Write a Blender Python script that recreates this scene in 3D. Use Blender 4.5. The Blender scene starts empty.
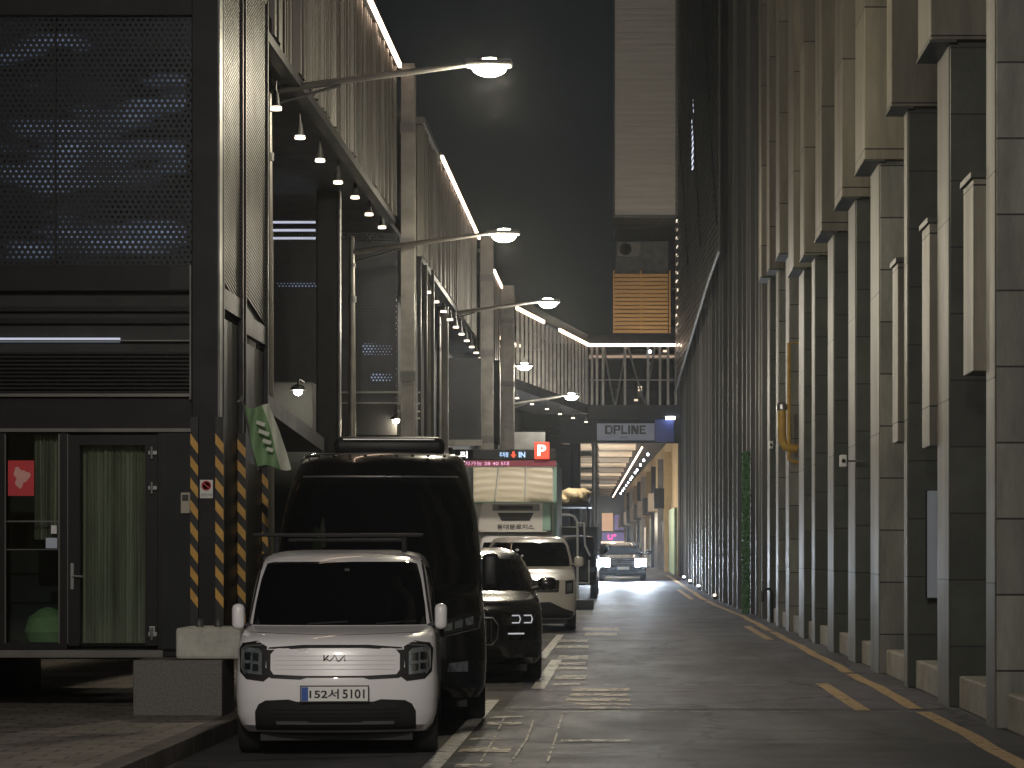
import bpy, bmesh, math, random
from mathutils import Vector, Matrix
from mathutils.geometry import delaunay_2d_cdt
random.seed(7)
R = math.radians
scene = bpy.context.scene
COL = scene.collection

# ------------------------------------------------------------------ camera
cam_d = bpy.data.cameras.new('camera'); cam = bpy.data.objects.new('camera', cam_d); COL.objects.link(cam)
cam.location = (0, 0, 1.6); cam.rotation_euler = (R(90), 0, 0)
cam_d.sensor_width = 36; cam_d.lens = 2500 / 1024 * 36
cam_d.shift_x = -113 / 1024; cam_d.shift_y = 171 / 1024
cam_d.clip_start = 0.5; cam_d.clip_end = 3000
scene.camera = cam
# ------------------------------------------------------------------ world: night sky
world = bpy.data.worlds.new('World'); scene.world = world; world.use_nodes = True
wn = world.node_tree; bg = wn.nodes['Background']
sky = wn.nodes.new('ShaderNodeTexSky'); sky.sky_type = 'NISHITA'; sky.sun_disc = False
sky.sun_elevation = R(25); sky.sun_rotation = R(200); sky.air_density = 1.0; sky.dust_density = 3.0
tint = wn.nodes.new('ShaderNodeMix'); tint.data_type = 'RGBA'; tint.blend_type = 'MULTIPLY'
tint.inputs[0].default_value = 1; tint.inputs[7].default_value = (.95, 1.0, .95, 1)
wn.links.new(sky.outputs[0], tint.inputs[6]); wn.links.new(tint.outputs[2], bg.inputs[0])
bg.inputs[1].default_value = 0.0013
sun_d = bpy.data.lights.new('added_fill', 'SUN'); sun_d.energy = 0.07; sun_d.angle = R(0.5); sun_d.color = (1, .97, .9)  # added faint directional fill, lifts the surfaces facing the camera
sun = bpy.data.objects.new('added_fill', sun_d); COL.objects.link(sun); sun.rotation_euler = (R(55), 0, R(-12))
sun.location = (0, 0, 60)
scene.view_settings.view_transform = 'Standard'; scene.view_settings.look = 'None'
scene.view_settings.exposure = 0.15; scene.view_settings.gamma = 1
scene.view_settings.use_curve_mapping = False
try:
    scene.cycles.use_denoising = True; scene.cycles.max_bounces = 6; scene.cycles.transparent_max_bounces = 12
    scene.cycles.sample_clamp_indirect = 6; scene.cycles.use_light_tree = True
except Exception: pass

# ------------------------------------------------------------------ helpers
def lerp_tab(tab, v):
    if v <= tab[0][0]: return tab[0][1]
    for (a, x), (b, y) in zip(tab, tab[1:]):
        if v <= b: return x + (y - x) * (v - a) / (b - a)
    return tab[-1][1]
GZ = [(0, 0), (66, 0), (72, .03), (79, .15), (88, .38), (98, .64), (110, .85), (130, .95), (150, 1.0)]
RX = [(0, 3.4), (60, 3.45), (66, 3.45), (72, 3.28), (79, 2.95), (88, 2.64), (98, 2.3), (106, 2.1)]
gz = lambda Y: lerp_tab(GZ, Y)
rx = lambda Y: lerp_tab(RX, Y)
def at(px, py, Y): return Vector(((px - 625) * Y / 2500, Y, 1.6 + (555 - py) * Y / 2500))
def PX(px, Y): return (px - 625) * Y / 2500
def PZ(py, Y): return 1.6 + (555 - py) * Y / 2500

def pmat(name, c1, c2=None, scale=3.0, rough=.6, metal=0.0, bump=0.0, bscale=40, coat=0, spec=.5, course=None,
         stretch=(1, 1, 1), emis=None, estr=0, rvar=.12):
    m = bpy.data.materials.new(name); m.use_nodes = True; nt = m.node_tree; N = nt.nodes; L = nt.links
    b = N['Principled BSDF']
    b.inputs['Roughness'].default_value = rough; b.inputs['Metallic'].default_value = metal
    b.inputs['Specular IOR Level'].default_value = spec
    if coat: b.inputs['Coat Weight'].default_value = coat; b.inputs['Coat Roughness'].default_value = .04
    tc = N.new('ShaderNodeTexCoord'); mp = N.new('ShaderNodeMapping'); mp.inputs['Scale'].default_value = stretch
    L.new(tc.outputs['Object'], mp.inputs[0])
    c2 = c2 or tuple(v * .7 for v in c1)
    nz = N.new('ShaderNodeTexNoise'); nz.inputs['Scale'].default_value = scale; nz.inputs['Detail'].default_value = 6
    nz.inputs['Roughness'].default_value = .65
    L.new(mp.outputs[0], nz.inputs['Vector'])
    cr = N.new('ShaderNodeMapRange'); cr.inputs[1].default_value = .3; cr.inputs[2].default_value = .7
    L.new(nz.outputs['Fac'], cr.inputs[0])
    mx = N.new('ShaderNodeMix'); mx.data_type = 'RGBA'; mx.inputs[6].default_value = (*c1, 1); mx.inputs[7].default_value = (*c2, 1)
    L.new(cr.outputs[0], mx.inputs[0]); out = mx.outputs[2]
    if rvar:
        rr = N.new('ShaderNodeMapRange'); rr.inputs[3].default_value = max(.02, rough - rvar); rr.inputs[4].default_value = min(1, rough + rvar)
        L.new(nz.outputs['Fac'], rr.inputs[0]); L.new(rr.outputs[0], b.inputs['Roughness'])
    if course:      # horizontal joints every `course` metres and a little tone change from slab to slab
        h, off = course
        sp = N.new('ShaderNodeSeparateXYZ'); L.new(tc.outputs['Object'], sp.inputs[0])
        d = N.new('ShaderNodeMath'); d.operation = 'MULTIPLY_ADD'; d.inputs[1].default_value = 1 / h; d.inputs[2].default_value = off
        L.new(sp.outputs[2], d.inputs[0])
        fr = N.new('ShaderNodeMath'); fr.operation = 'FRACT'; L.new(d.outputs[0], fr.inputs[0])
        fl = N.new('ShaderNodeMath'); fl.operation = 'FLOOR'; L.new(d.outputs[0], fl.inputs[0])
        oi = N.new('ShaderNodeObjectInfo')
        ad = N.new('ShaderNodeMath'); ad.operation = 'MULTIPLY_ADD'; ad.inputs[1].default_value = 37.7
        L.new(oi.outputs['Random'], ad.inputs[0]); L.new(fl.outputs[0], ad.inputs[2])
        wh = N.new('ShaderNodeTexWhiteNoise'); wh.noise_dimensions = '1D'; L.new(ad.outputs[0], wh.inputs['W'])
        vr = N.new('ShaderNodeMapRange'); vr.inputs[3].default_value = .72; vr.inputs[4].default_value = 1.15
        L.new(wh.outputs[0], vr.inputs[0])
        lt = N.new('ShaderNodeMath'); lt.operation = 'GREATER_THAN'; lt.inputs[1].default_value = .018 / h
        L.new(fr.outputs[0], lt.inputs[0])
        mu = N.new('ShaderNodeMath'); mu.operation = 'MULTIPLY'; L.new(vr.outputs[0], mu.inputs[0]); L.new(lt.outputs[0], mu.inputs[1])
        m2 = N.new('ShaderNodeMix'); m2.data_type = 'RGBA'; m2.blend_type = 'MULTIPLY'; m2.inputs[0].default_value = 1
        L.new(out, m2.inputs[6]); L.new(mu.outputs[0], m2.inputs[7]); out = m2.outputs[2]
    L.new(out, b.inputs['Base Color'])
    if bump:
        n2 = N.new('ShaderNodeTexNoise'); n2.inputs['Scale'].default_value = bscale; n2.inputs['Detail'].default_value = 4
        L.new(mp.outputs[0], n2.inputs['Vector'])
        bp = N.new('ShaderNodeBump'); bp.inputs['Strength'].default_value = bump; bp.inputs['Distance'].default_value = .02
        L.new(n2.outputs['Fac'], bp.inputs['Height']); L.new(bp.outputs[0], b.inputs['Normal'])
    if emis:
        b.inputs['Emission Color'].default_value = (*emis, 1); b.inputs['Emission Strength'].default_value = estr
    return m

def perf_mat(name, col, s=.075, r=.30, metal=.6, rough=.45):
    """sheet metal with a hexagonal grid of punched holes (real see-through holes)"""
    m = pmat(name, col, scale=2, rough=rough, metal=metal); nt = m.node_tree; N = nt.nodes; L = nt.links
    b = N['Principled BSDF']; out = N['Material Output']
    tc = N.new('ShaderNodeTexCoord'); sp = N.new('ShaderNodeSeparateXYZ'); L.new(tc.outputs['Object'], sp.inputs[0])
    xy = N.new('ShaderNodeMath'); xy.operation = 'ADD'; L.new(sp.outputs[0], xy.inputs[0]); L.new(sp.outputs[1], xy.inputs[1])
    def dist(ox, oz):
        res = []
        for src, o, k in ((xy.outputs[0], ox, s), (sp.outputs[2], oz, s * 1.732)):
            a = N.new('ShaderNodeMath'); a.operation = 'MULTIPLY_ADD'; a.inputs[1].default_value = 1 / k; a.inputs[2].default_value = o + 400
            L.new(src, a.inputs[0])
            f = N.new('ShaderNodeMath'); f.operation = 'FRACT'; L.new(a.outputs[0], f.inputs[0])
            c = N.new('ShaderNodeMath'); c.operation = 'SUBTRACT'; c.inputs[1].default_value = .5; L.new(f.outputs[0], c.inputs[0])
            q = N.new('ShaderNodeMath'); q.operation = 'MULTIPLY'; q.inputs[1].default_value = k / s; L.new(c.outputs[0], q.inputs[0])
            p = N.new('ShaderNodeMath'); p.operation = 'POWER'; p.inputs[1].default_value = 2
            ab = N.new('ShaderNodeMath'); ab.operation = 'ABSOLUTE'; L.new(q.outputs[0], ab.inputs[0]); L.new(ab.outputs[0], p.inputs[0])
            res.append(p.outputs[0])
        a = N.new('ShaderNodeMath'); a.operation = 'ADD'; L.new(res[0], a.inputs[0]); L.new(res[1], a.inputs[1])
        return a.outputs[0]
    mn = N.new('ShaderNodeMath'); mn.operation = 'MINIMUM'; L.new(dist(0, 0), mn.inputs[0]); L.new(dist(.5, .5), mn.inputs[1])
    # hole size follows a soft pattern, as in the punched artwork of the sheet
    nz = N.new('ShaderNodeTexNoise'); nz.inputs['Scale'].default_value = 1.1; nz.inputs['Detail'].default_value = 3; nz.inputs['Distortion'].default_value = 1.2
    L.new(tc.outputs['Object'], nz.inputs['Vector'])
    th = N.new('ShaderNodeMapRange'); th.inputs[1].default_value = .35; th.inputs[2].default_value = .6
    th.inputs[3].default_value = (r * .45) ** 2; th.inputs[4].default_value = r * r
    L.new(nz.outputs['Fac'], th.inputs[0])
    lt = N.new('ShaderNodeMath'); lt.operation = 'LESS_THAN'; L.new(mn.outputs[0], lt.inputs[0]); L.new(th.outputs[0], lt.inputs[1])
    tr = N.new('ShaderNodeBsdfTransparent'); ms = N.new('ShaderNodeMixShader')
    L.new(lt.outputs[0], ms.inputs[0]); L.new(b.outputs[0], ms.inputs[1]); L.new(tr.outputs[0], ms.inputs[2])
    L.new(ms.outputs[0], out.inputs['Surface'])
    return m

def emat(name, col, st):
    m = bpy.data.materials.new(name); m.use_nodes = True; b = m.node_tree.nodes['Principled BSDF']
    b.inputs['Base Color'].default_value = (*[v * .5 for v in col], 1)
    b.inputs['Emission Color'].default_value = (*col, 1); b.inputs['Emission Strength'].default_value = st
    return m

class MB:
    def __init__(s): s.bm = bmesh.new()
    def box(s, x0, x1, y0, y1, z0, z1, rot=None, bevel=0):
        t = bmesh.new()
        r = bmesh.ops.create_cube(t, size=1)
        c = Vector(((x0 + x1) / 2, (y0 + y1) / 2, (z0 + z1) / 2))
        for v in t.verts: v.co = Vector((v.co.x * (x1 - x0), v.co.y * (y1 - y0), v.co.z * (z1 - z0)))
        if bevel: bmesh.ops.bevel(t, geom=list(t.edges), offset=bevel, segments=2, profile=.5, affect='EDGES')
        for v in t.verts:
            if rot is not None: v.co = rot @ v.co
            v.co += c
        s.merge(t); return s
    def merge(s, t):
        me = bpy.data.meshes.new('tmp'); t.to_mesh(me); t.free(); s.bm.from_mesh(me); bpy.data.meshes.remove(me)
    def tube(s, pts, r, n=10, r2=None, cap=True):
        pts = [Vector(p) for p in pts]; rings = []
        for i, p in enumerate(pts):
            d = (pts[min(i + 1, len(pts) - 1)] - pts[max(i - 1, 0)]).normalized()
            a = d.orthogonal().normalized() if i == 0 else (pa - d * pa.dot(d)).normalized()
            pa = a; b = d.cross(a)
            rr = r if r2 is None else r + (r2 - r) * i / (len(pts) - 1)
            if isinstance(r, (list, tuple)): rr = r[i]
            rings.append([s.bm.verts.new(p + (a * math.cos(t) + b * math.sin(t)) * rr) for t in [2 * math.pi * k / n for k in range(n)]])
        for A, B in zip(rings, rings[1:]):
            for k in range(n): s.bm.faces.new((A[k], A[(k + 1) % n], B[(k + 1) % n], B[k]))
        if cap: s.bm.faces.new(rings[0][::-1]); s.bm.faces.new(rings[-1])
        return s
    def lathe(s, prof, c, axis='z', n=20):
        """prof: list of (r, h)"""
        rings = []
        for r, h in prof:
            ring = []
            for k in range(n):
                t = 2 * math.pi * k / n; u, v = r * math.cos(t), r * math.sin(t)
                co = {'z': (u, v, h), 'x': (h, u, v), 'y': (u, h, v)}[axis]
                ring.append(s.bm.verts.new(Vector(co) + Vector(c)))
            rings.append(ring)
        for A, B in zip(rings, rings[1:]):
            for k in range(n): s.bm.faces.new((A[k], A[(k + 1) % n], B[(k + 1) % n], B[k]))
        for ring in (rings[0], rings[-1]):
            try: s.bm.faces.new(ring)
            except ValueError: pass
        return s
    def prism(s, pts, d):
        """polygon of 3-D points extruded by vector d"""
        d = Vector(d); A = [s.bm.verts.new(Vector(p)) for p in pts]; B = [s.bm.verts.new(Vector(p) + d) for p in pts]
        s.bm.faces.new(A); s.bm.faces.new(B[::-1])
        for k in range(len(A)):
            j = (k + 1) % len(A); s.bm.faces.new((A[k], B[k], B[j], A[j]))
        return s
    def grid(s, rows):
        V = [[s.bm.verts.new(Vector(p)) for p in row] for row in rows]
        for A, B in zip(V, V[1:]):
            for k in range(len(A) - 1): s.bm.faces.new((A[k], A[k + 1], B[k + 1], B[k]))
        return s
    def build(s, name, mat, parent=None, smooth=False, ang=35, **kw):
        bmesh.ops.recalc_face_normals(s.bm, faces=s.bm.faces)
        if smooth:
            for f in s.bm.faces: f.smooth = True
            for e in s.bm.edges:
                if len(e.link_faces) == 2 and e.calc_face_angle(0) > R(ang): e.smooth = False
        me = bpy.data.meshes.new(name); s.bm.to_mesh(me); s.bm.free()
        me.materials.append(mat)
        o = bpy.data.objects.new(name, me); COL.objects.link(o)
        if parent is not None: o.parent = parent
        tag(o, **kw) if kw else None
        return o

def tag(o, label=None, cat=None, group=None, kind=None):
    if label: o['label'] = label
    if cat: o['category'] = cat
    if group: o['group'] = group
    if kind: o['kind'] = kind
    return o
def thing(name, loc, label, cat, group=None, rz=0):
    o = bpy.data.objects.new(name, None); COL.objects.link(o); o.location = loc; o.rotation_euler = (0, 0, rz)
    o.empty_display_size = .2
    return tag(o, label, cat, group)
def copy_tree(o, parent=None):
    c = o.copy(); COL.objects.link(c)
    if parent is not None: c.parent = parent
    for ch in list(o.children): copy_tree(ch, c)
    return c
def text(name, body, w, h, loc, mat, parent=None, rot=(90, 0, 0), ext=.004, bold=0, **kw):
    cu = bpy.data.curves.new('txt', 'FONT'); cu.body = body; cu.size = 1; cu.align_x = 'CENTER'; cu.align_y = 'CENTER'
    cu.extrude = .004; cu.offset = bold
    o = bpy.data.objects.new('txt', cu); COL.objects.link(o)
    dg = bpy.context.evaluated_depsgraph_get(); me = bpy.data.meshes.new_from_object(o.evaluated_get(dg))
    bpy.data.objects.remove(o); bpy.data.curves.remove(cu)
    xs = [v.co.x for v in me.vertices]; ys = [v.co.y for v in me.vertices]
    cx, cy = (min(xs) + max(xs)) / 2, (min(ys) + max(ys)) / 2; sx, sy = w / (max(xs) - min(xs)), h / (max(ys) - min(ys))
    for v in me.vertices: v.co = Vector(((v.co.x - cx) * sx, (v.co.y - cy) * sy, v.co.z / .004 * ext))
    me.materials.clear(); me.materials.append(mat); me.name = name
    t = bpy.data.objects.new(name, me); COL.objects.link(t); t.location = loc; t.rotation_euler = [R(a) for a in rot]
    if parent is not None: t.parent = parent
    tag(t, **kw) if kw else None
    return t
def point(name, loc, power, col=(1, .86, .66), r=.1, parent=None, spot=None, rot=None):
    d = bpy.data.lights.new(name, 'SPOT' if spot else 'POINT'); d.energy = power; d.color = col; d.shadow_soft_size = r
    if spot: d.spot_size = R(spot); d.spot_blend = .6
    o = bpy.data.objects.new(name, d); COL.objects.link(o); o.location = loc
    if rot: o.rotation_euler = [R(a) for a in rot]
    if parent is not None: o.parent = parent
    return o

# ------------------------------------------------------------------ materials
M = dict(
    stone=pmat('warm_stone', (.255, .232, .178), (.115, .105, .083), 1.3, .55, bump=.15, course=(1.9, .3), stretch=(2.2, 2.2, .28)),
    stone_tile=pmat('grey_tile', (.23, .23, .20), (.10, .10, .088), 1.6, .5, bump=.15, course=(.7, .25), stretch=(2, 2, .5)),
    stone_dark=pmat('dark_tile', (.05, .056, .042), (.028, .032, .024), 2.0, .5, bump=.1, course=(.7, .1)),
    edge_stone=pmat('shaded_edge_stone', (.135, .125, .102), (.075, .07, .058), 1.3, .55, bump=.15, course=(1.9, .3), stretch=(2.2, 2.2, .28)),  # weathered fin stone, colour darkened to tone down the lamplit street edges
    concrete=pmat('concrete', (.30, .285, .25), (.17, .16, .14), 3, .8, bump=.4, bscale=30),
    concrete_light=pmat('painted_concrete', (.55, .54, .49), (.30, .29, .26), 4, .7, bump=.2),
    granite=pmat('granite', (.16, .15, .14), (.06, .055, .05), 60, .6, bump=.1),
    asphalt=pmat('asphalt', (.066, .067, .088), (.034, .035, .048), 1.1, .62, spec=.22, bump=.5, bscale=160, stretch=(1, .3, 1), rvar=.2),
    asphalt2=pmat('asphalt_patch', (.088, .080, .108), (.052, .049, .070), 1.6, .62, spec=.22, bump=.5, bscale=160, stretch=(1, .4, 1), rvar=.15),
    asphalt3=pmat('asphalt_dark_patch', (.056, .057, .072), (.034, .035, .046), 1.6, .6, spec=.22, bump=.5, bscale=140, rvar=.15),
    bay=pmat('parking_bay_asphalt', (.085, .080, .082), (.045, .043, .045), 2.0, .7, spec=.22, bump=.5, bscale=120),
    kerb=pmat('kerb_stone', (.10, .085, .075), (.05, .045, .04), 5, .7, bump=.3),
    white_paint=pmat('white_road_paint', (.62, .60, .56), (.20, .19, .18), 9, .6, bump=.2, rvar=.1),
    worn_paint=pmat('worn_road_paint', (.50, .45, .36), (.08, .075, .065), 12, .6, bump=.2),
    faint_paint=pmat('faint_line', (.18, .17, .17), (.08, .075, .075), 10, .6),
    yellow_paint=pmat('yellow_road_paint', (.55, .36, .18), (.24, .17, .09), 9, .55, bump=.2),
    yellow_worn=pmat('worn_yellow_paint', (.48, .32, .15), (.08, .065, .05), 14, .6),
    dark_steel=pmat('dark_steel', (.013, .013, .015), (.008, .008, .009), 3, .5, metal=.1, spec=.22),
    black_steel=pmat('black_steel', (.011, .011, .013), (.007, .007, .008), 3, .45, metal=.05, spec=.25),
    grey_steel=pmat('grey_steel', (.12, .12, .12), (.07, .07, .07), 3, .45, metal=.5),
    light_steel=pmat('light_steel', (.17, .16, .15), (.10, .098, .092), 3, .4, metal=.4),
    corr=pmat('corrugated_metal', (.12, .115, .108), (.075, .072, .067), 1.6, .42, metal=.45, stretch=(3, 3, .3)),
    corr_w=pmat('white_siding', (.72, .68, .63), (.58, .54, .50), 1.2, .5, metal=.1, stretch=(.3, 1, 6)),
    slat=pmat('slatted_metal', (.05, .047, .04), (.032, .03, .026), 2, .5, metal=.5),
    bronze=pmat('bronze_fin', (.06, .058, .052), (.04, .038, .035), 1.2, .62, metal=.1, stretch=(1, 1, .2)),
    bronze2=pmat('pale_fin', (.12, .115, .105), (.08, .077, .07), 1.2, .62, metal=.05, stretch=(1, 1, .2)),
    wood=pmat('orange_wood', (.55, .31, .10), (.36, .20, .06), 2, .6, stretch=(.4, 1, 6)),
    ochre=pmat('ochre_wall', (.42, .32, .17), (.30, .23, .12), 2, .8),
    green_wall=pmat('pale_green_wall', (.35, .50, .36), (.26, .40, .28), 2, .7),
    cream=pmat('cream_canopy', (.62, .54, .44), (.48, .41, .33), 1.5, .7),
    black=pmat('matt_black', (.012, .012, .013), (.008, .008, .009), 4, .6),
    void=pmat('dark_interior', (.02, .02, .022), (.012, .012, .013), 2, .9),
    wall_dark=pmat('dark_wall', (.026, .028, .032), (.015, .017, .019), 1.2, .7, spec=.25),
    glass_dark=pmat('dark_glass', (.010, .011, .012), (.006, .007, .008), 1, .04, spec=.7, rvar=0),
    glass_car=pmat('tinted_car_glass', (.004, .004, .005), (.003, .003, .004), 1, .03, spec=.6, rvar=0),
    curtain=pmat('grey_green_curtain', (.34, .33, .27), (.14, .14, .115), 1.2, .8, stretch=(6, 1, .5)),
    white_car=pmat('white_car_paint', (.80, .78, .81), (.78, .76, .79), 1, .28, coat=.8, rvar=0),
    pearl_car=pmat('ivory_car_paint', (.58, .55, .52), (.56, .53, .50), 1, .3, coat=.8, rvar=0),
    silver_car=pmat('silver_car_paint', (.30, .31, .33), (.28, .29, .31), 1, .3, metal=.5, coat=.8, rvar=0),
    black_car=pmat('black_car_paint', (.006, .006, .007), (.005, .005, .006), 1, .22, coat=1, rvar=0),
    rubber=pmat('tyre_rubber', (.016, .016, .016), (.01, .01, .01), 8, .75),
    rim=pmat('alloy_rim', (.35, .35, .36), (.25, .25, .26), 3, .3, metal=.9),
    chrome=pmat('chrome', (.65, .65, .66), (.55, .55, .56), 1, .12, metal=1, rvar=0),
    silver=pmat('satin_silver', (.45, .45, .46), (.35, .35, .36), 2, .3, metal=.8),
    plastic=pmat('black_plastic', (.018, .018, .02), (.012, .012, .013), 10, .5),
    lamp_lens=pmat('lamp_lens', (.50, .56, .60), (.22, .25, .27), 25, .08, metal=.7, coat=1, rvar=0),
    plate=pmat('plate_white', (.78, .78, .76), (.70, .70, .68), 3, .4),
    blue=pmat('plate_blue', (.03, .10, .42), (.025, .08, .34), 3, .4),
    ink=pmat('black_ink', (.01, .01, .012), (.01, .01, .012), 3, .5),
    hz_y=pmat('hazard_yellow', (.62, .34, .05), (.42, .22, .035), 8, .5),
    white=pmat('white_plastic', (.7, .7, .68), (.6, .6, .58), 3, .5),
    beige=pmat('beige_plastic', (.42, .38, .30), (.35, .31, .25), 3, .5),
    red=pmat('red_print', (.62, .03, .035), (.48, .02, .03), 4, .5),
    pink=pmat('pale_pink_print', (.70, .35, .33), (.6, .3, .28), 4, .5),
    flag_g=pmat('green_cloth', (.20, .32, .17), (.13, .24, .11), 5, .8),
    flag_w=pmat('pale_cloth', (.60, .62, .52), (.48, .50, .42), 5, .8),
    yellow_pipe=pmat('yellow_pipe_paint', (.55, .34, .06), (.40, .24, .045), 4, .45),
    leaf=pmat('ivy_leaf', (.06, .16, .05), (.03, .10, .025), 9, .6),
    tarp=pmat('tan_tarpaulin', (.42, .33, .20), (.26, .20, .12), 2.5, .7, bump=.5, bscale=6),
    canvas=pmat('pale_canvas', (.84, .76, .62), (.72, .64, .50), 1.2, .45, bump=.6, bscale=3, stretch=(.5, 1, 3)),
    mint=pmat('mint_panel', (.30, .48, .40), (.25, .40, .33), 2, .5),
    sign_grey=pmat('sign_panel', (.30, .32, .40), (.22, .24, .32), 1.5, .5),
    blue_sign=pmat('blue_sign_panel', (.03, .05, .22), (.02, .035, .14), 1.5, .5),
    frost=pmat('pale_blue_panel', (.48, .54, .66), (.42, .48, .60), 1.5, .4),
    strip=emat('warm_led_strip', (1, .70, .50), 6),
    lamp=emat('street_lamp_led', (1, .90, .64), 300),
    down=emat('downlight_led', (1, .84, .66), 3.0),
    bulb=emat('bulb_cool', (.85, .9, 1), 9),
    head=emat('headlight_beam', (.80, .90, 1), 700),
    drl=emat('white_marker_light', (.9, .92, 1), .35),
    red_sign=emat('red_sign_light', (1, .10, .05), .75), white_sign=emat('white_sign_light', (1, .95, .95), 1.6),
    led_blue=emat('led_blue', (.45, .65, 1), 1.0), led_red=emat('led_band', (.26, .045, .07), .25),
    led_pink=emat('led_text', (.9, .5, .8), .8), magenta=emat('magenta_sign', (1, .06, .35), 1.6),
    orange_sign=emat('orange_sign', (.9, .5, .25), .45), purple_sign=emat('purple_sign', (.3, .22, .5), .35),
    cream_sign=emat('cream_sign', (1, .8, .6), .9), blade=emat('blade_sign', (.8, .85, 1), 2.2),
    room=emat('bluish_lit_interior', (.45, .6, 1), .22), warm_room=emat('warm_lit_interior', (1, .72, .45), .35),
    cool_slot=emat('cool_slot_light', (.75, .8, 1), .5),
)
M['perf'] = perf_mat('perforated_sheet', (.016, .018, .024), s=.056, r=.24)
M['perf2'] = perf_mat('perforated_sheet_fine', (.035, .038, .045), s=.06, r=.26)
M['perf3'] = perf_mat('perforated_side_sheet', (.07, .07, .06), s=.25, r=.3)

def road_mat(m, crack=.9):
    nt = m.node_tree; N = nt.nodes; L = nt.links; b = N['Principled BSDF']; old = b.inputs['Base Color'].links[0].from_socket
    tc = N.new('ShaderNodeTexCoord')
    vo = N.new('ShaderNodeTexVoronoi'); vo.feature = 'DISTANCE_TO_EDGE'; vo.inputs['Scale'].default_value = .45
    nz = N.new('ShaderNodeTexNoise'); nz.inputs['Scale'].default_value = 2.2; nz.inputs['Detail'].default_value = 5; L.new(tc.outputs['Object'], nz.inputs['Vector'])
    mxv = N.new('ShaderNodeMix'); mxv.data_type = 'VECTOR'; mxv.inputs[0].default_value = .35; L.new(tc.outputs['Object'], mxv.inputs[4]); L.new(nz.outputs['Color'], mxv.inputs[5]); L.new(mxv.outputs[1], vo.inputs['Vector'])
    lt = N.new('ShaderNodeMapRange'); lt.inputs[1].default_value = .004; lt.inputs[2].default_value = .012; lt.inputs[3].default_value = 1 - crack; L.new(vo.outputs['Distance'], lt.inputs[0])
    n2 = N.new('ShaderNodeTexNoise'); n2.inputs['Scale'].default_value = 90; n2.inputs['Detail'].default_value = 3; L.new(tc.outputs['Object'], n2.inputs['Vector'])
    r2 = N.new('ShaderNodeMapRange'); r2.inputs[1].default_value = .3; r2.inputs[2].default_value = .7; r2.inputs[3].default_value = .55; r2.inputs[4].default_value = 1.5; L.new(n2.outputs['Fac'], r2.inputs[0])
    n3 = N.new('ShaderNodeTexNoise'); n3.inputs['Scale'].default_value = .35; n3.inputs['Detail'].default_value = 4; n3.inputs['Distortion'].default_value = .6
    mp = N.new('ShaderNodeMapping'); mp.inputs['Scale'].default_value = (2.4, .5, 1); L.new(tc.outputs['Object'], mp.inputs[0]); L.new(mp.outputs[0], n3.inputs['Vector'])
    r3 = N.new('ShaderNodeMapRange'); r3.inputs[1].default_value = .35; r3.inputs[2].default_value = .65; r3.inputs[3].default_value = .6; r3.inputs[4].default_value = 1.35; L.new(n3.outputs['Fac'], r3.inputs[0])
    a = N.new('ShaderNodeMath'); a.operation = 'MULTIPLY'; L.new(lt.outputs[0], a.inputs[0]); L.new(r2.outputs[0], a.inputs[1])
    c = N.new('ShaderNodeMath'); c.operation = 'MULTIPLY'; L.new(a.outputs[0], c.inputs[0]); L.new(r3.outputs[0], c.inputs[1])
    mx = N.new('ShaderNodeMix'); mx.data_type = 'RGBA'; mx.blend_type = 'MULTIPLY'; mx.inputs[0].default_value = 1
    L.new(old, mx.inputs[6]); L.new(c.outputs[0], mx.inputs[7]); L.new(mx.outputs[2], b.inputs['Base Color'])
for k_ in ('asphalt', 'asphalt2', 'asphalt3', 'bay'): road_mat(M[k_])
def worn(m, thr):
    nt = m.node_tree; N = nt.nodes; L = nt.links; b = N['Principled BSDF']
    tc = N.new('ShaderNodeTexCoord'); nz = N.new('ShaderNodeTexNoise'); nz.inputs['Scale'].default_value = 5.5; nz.inputs['Detail'].default_value = 9; nz.inputs['Roughness'].default_value = .75
    L.new(tc.outputs['Object'], nz.inputs['Vector'])
    mr = N.new('ShaderNodeMapRange'); mr.inputs[1].default_value = thr - .04; mr.inputs[2].default_value = thr + .04; L.new(nz.outputs['Fac'], mr.inputs[0])
    tr = N.new('ShaderNodeBsdfTransparent'); ms = N.new('ShaderNodeMixShader')
    L.new(mr.outputs[0], ms.inputs[0]); L.new(b.outputs[0], ms.inputs[1]); L.new(tr.outputs[0], ms.inputs[2]); L.new(ms.outputs[0], N['Material Output'].inputs['Surface'])
worn(M['worn_paint'], .53); worn(M['yellow_worn'], .53); worn(M['faint_paint'], .5); worn(M['white_paint'], .60); worn(M['yellow_paint'], .61)
# paving with small setts
def paving():
    m = pmat('paving_setts', (.27, .24, .22), (.17, .15, .135), 4, .6, bump=.2)
    nt = m.node_tree; N = nt.nodes; L = nt.links; b = N['Principled BSDF']
    tc = N.new('ShaderNodeTexCoord'); br = N.new('ShaderNodeTexBrick'); L.new(tc.outputs['Object'], br.inputs['Vector'])
    br.inputs['Scale'].default_value = 1; br.inputs['Brick Width'].default_value = .40; br.inputs['Row Height'].default_value = .2
    br.inputs['Mortar Size'].default_value = .012; br.inputs['Bias'].default_value = -.2
    br.inputs['Color1'].default_value = (1, 1, 1, 1); br.inputs['Color2'].default_value = (.55, .53, .51, 1); br.inputs['Mortar'].default_value = (.2, .19, .18, 1)
    old = b.inputs['Base Color'].links[0].from_socket
    mx = N.new('ShaderNodeMix'); mx.data_type = 'RGBA'; mx.blend_type = 'MULTIPLY'; mx.inputs[0].default_value = 1
    L.new(old, mx.inputs[6]); L.new(br.outputs['Color'], mx.inputs[7]); L.new(mx.outputs[2], b.inputs['Base Color'])
    return m
M['paving'] = paving()
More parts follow.
